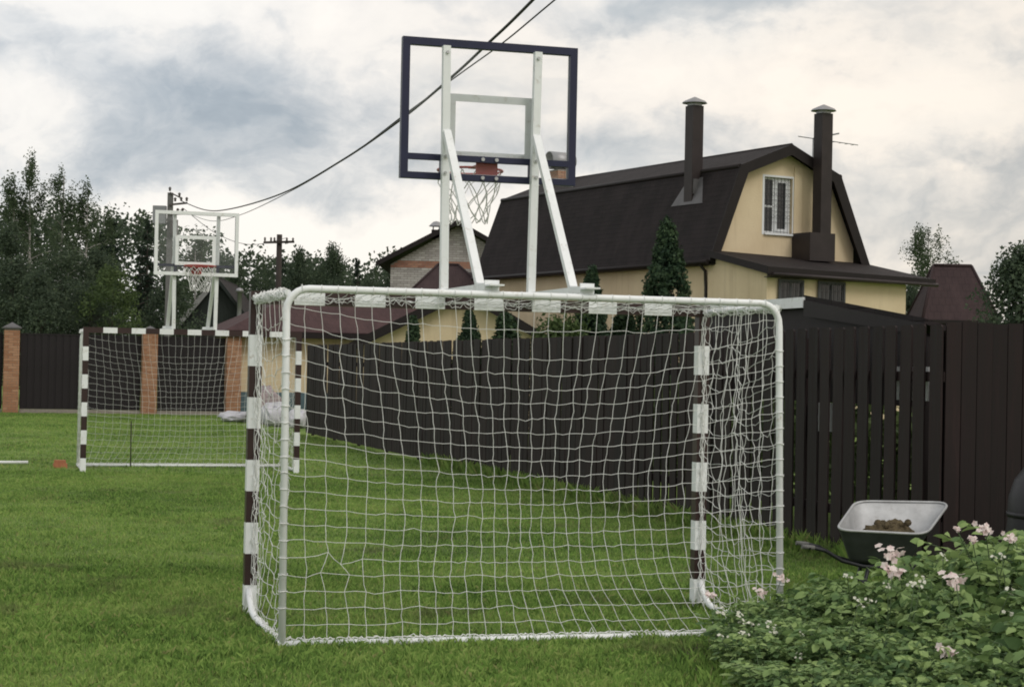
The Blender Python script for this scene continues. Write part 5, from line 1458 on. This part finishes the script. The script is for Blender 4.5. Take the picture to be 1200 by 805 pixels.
for nm, (t_, fl) in taken.items():
    pk = [f for f in fl if f[4] == 0]; wt2 = [f for f in fl if f[4] == 1]
    x, y = t_.location.x, t_.location.y
    if pk and wt2: what = 'with pink and white blossom'
    elif pk: what = ('with two pale pink heads' if len(pk) > 1 else 'with one pale pink head')
    else: what = ('with a few small white flowers' if len(wt2) > 1 else 'with one small white flower')
    where = ('by the foot of the goal net' if x < 1.75 and y > 9.85 else 'at the lawn edge of the bed' if x < 1.75 else 'just in front of the wheelbarrow' if x < 2.25 and y > 9.3 else
             'under the dark close-boarded fence' if y > 9.3 else 'in the front row' if y < 8.7 else 'amid the bed')
    lab = f'potato plant {what} {where}'.replace('under the dark close-boarded fence', 'below the dark fence')
    seen[lab] = seen.get(lab, 0) + 1
    if seen[lab] > 1: lab = lab + [', second such', ', third such', ', fourth such', ', fifth such'][min(3, seen[lab] - 2)]
    t_['label'] = lab

# ================================================================== SMALL THINGS ON THE LAWN
t_ = tag(link('white_pole', None) if False else MB().build('white_pole', M['white_paint']), 'thin white pole lying in the grass near the distant goal', 'pole') if False else None
mb = MB(); mb.tube([(-9.0, 26.55, .045), (-7.27, 27.3, .045)], .024, 8); tag(mb.build('white_pole', M['white_paint']), 'white pole lying in the grass left over beside the distant goal', 'pole')
mb = MB(); mb.box((-6.75, 26.75, 0), (-6.57, 26.9, .065)); mb.box((-6.72, 26.76, .068), (-6.58, 26.88, .125)); b_ = MB()
br = thing('loose_brick', 'orange brick lying loose in the grass beside the distant goal', 'brick', (-6.66, 26.8, 0), .3)
b_.box((-.10, -.06, -.005), (.10, .06, .068)); b_.build('brick_body', M['orange_brick_flat'], br)
b_ = MB(); b_.prism([(-.09, -.05, .0685), (.08, -.05, .0685), (.07, .05, .0685), (-.06, .055, .0685)], (0, 0, .05)); b_.build('brick_half', M['orange_brick_flat'], br)
mb = MB(); mb.tube([(-5.72, 27.3, -.05), (-5.73, 27.32, .7)], [.011, .009], 6); tag(mb.build('marker_stick', M['wood_pole']), 'thin dark stick standing in the grass inside the distant net', 'stick')

def sack(label, loc, rx, ry, rz, seed, mat, rot=0.0):
    """slumped bag: a closed crumpled surface"""
    r = random.Random(seed); n, m_ = 18, 10; mb = MB()
    ph = [r.uniform(0, 6.28) for _ in range(8)]
    for i in range(m_ + 1):
        t = i / m_; th = PI * t
        for j in range(n):
            an = 2 * PI * j / n
            k = 1 + .13 * math.sin(3 * an + ph[0] + 2 * t) + .09 * math.sin(5 * an + ph[1] - 4 * t) + r.gauss(0, .045)
            z = (math.cos(th) * .5 + .5) * rz * (1 + .14 * math.sin(2 * an + ph[2])) 
            rad = math.sin(th) ** .6 * k
            mb.v.append((rx * rad * math.cos(an), ry * rad * math.sin(an), max(-.01, z + r.gauss(0, .02) * rz * 2 * (0 < i < m_))))
    for i in range(m_):
        for j in range(n): j2 = (j + 1) % n; mb.f.append((i * n + j, (i + 1) * n + j, (i + 1) * n + j2, i * n + j2)); mb.m.append(0); mb.sm.append(r.random() < .5)
    o = mb.build('sack', mat); o.location = loc; o.rotation_euler = (0, 0, rot)
    return tag(o, label, 'sack', 'sacks dumped by the yellow house')
sack('flat white sack spread lowest at the outer end of the pile', (-7.3, 48.6, 0), .55, .35, .26, 31, M['sack'])
sack('tall crumpled white sack in the middle of the pile by the yellow house', (-6.0, 45.8, 0), .34, .32, .55, 32, M['sack'], .4)
sack('pinkish grey bundle of sheeting behind the white sacks', (-6.5, 47.6, 0), .5, .42, .9, 33, M['tarp'], .9)
sack('small white sack next to the end of the board fence', (-5.3, 45.2, 0), .30, .3, .42, 34, M['sack'], 1.4)

# rounded dark bin against the close-boarded fence at the edge of view
t_ = thing('compost_bin', 'rounded dark plastic compost bin at the edge of view by the fence', 'compost bin', (4.07, 13.35, 0))
mb = MB(); mb.lathe([(.36, 0), (.385, .04), (.40, .10), (.39, .45), (.37, .62)], 22); mb.lathe([(.372, .60), (.385, .60), (.385, .635), (.37, .64)], 22); mb.build('bin_body', M['black_plastic'], t_)
mb = MB(); mb.lathe([(.376, .64), (.37, .74), (.33, .87), (.25, .98), (.15, 1.05), (.05, 1.075), (.001, 1.08)], 22); mb.build('lid', M['black_plastic'], t_)
mb = MB(); mb.tube([(-.06, 0, 1.075), (-.05, 0, 1.11), (.05, 0, 1.11), (.06, 0, 1.075)], .012, 6); mb.build('lid_handle', M['black_plastic'], t_)

# longer grass at the foot of the fence, round the posts and along the bed
def gw(x, y): return (GX + x * math.cos(GYAW) - y * math.sin(GYAW), GY + x * math.sin(GYAW) + y * math.cos(GYAW))
parts_ = [edge_grass([(fence_x(14.5) - .06, 14.5), (fence_x(30) - .06, 30)], 9000, 1, .05, .22, .07),
          edge_grass([(1.12, 8.2), (1.08, 9.0), (1.1, 10.3)], 2600, 2, .03, .11, .08),
          edge_grass([gw(-1.62, .0), gw(-1.46, .02)], 260, 3, .03, .085, .03), edge_grass([gw(1.46, .0), gw(1.62, .02)], 260, 4, .03, .085, .03),
          edge_grass([gw(-1.56, -DB), gw(1.56, -DB)], 2600, 5, .018, .055, .03), edge_grass([(3.5, 14.33), (6.5, 15.2)], 1800, 6, .05, .25, .06)]
Vs, Fs, Ts = [], [], []; off = 0
for V, F, T in parts_:
    Vs.append(V); Fs.append(F + off); Ts.append(T); off += len(V)
link('edge_grass', raw_mesh('edge_grass', np.concatenate(Vs), np.concatenate(Fs), M['blade'], np.concatenate(Ts)), kind='stuff')['label'] = 'longer unmown grass along the fence foot and bed edge'
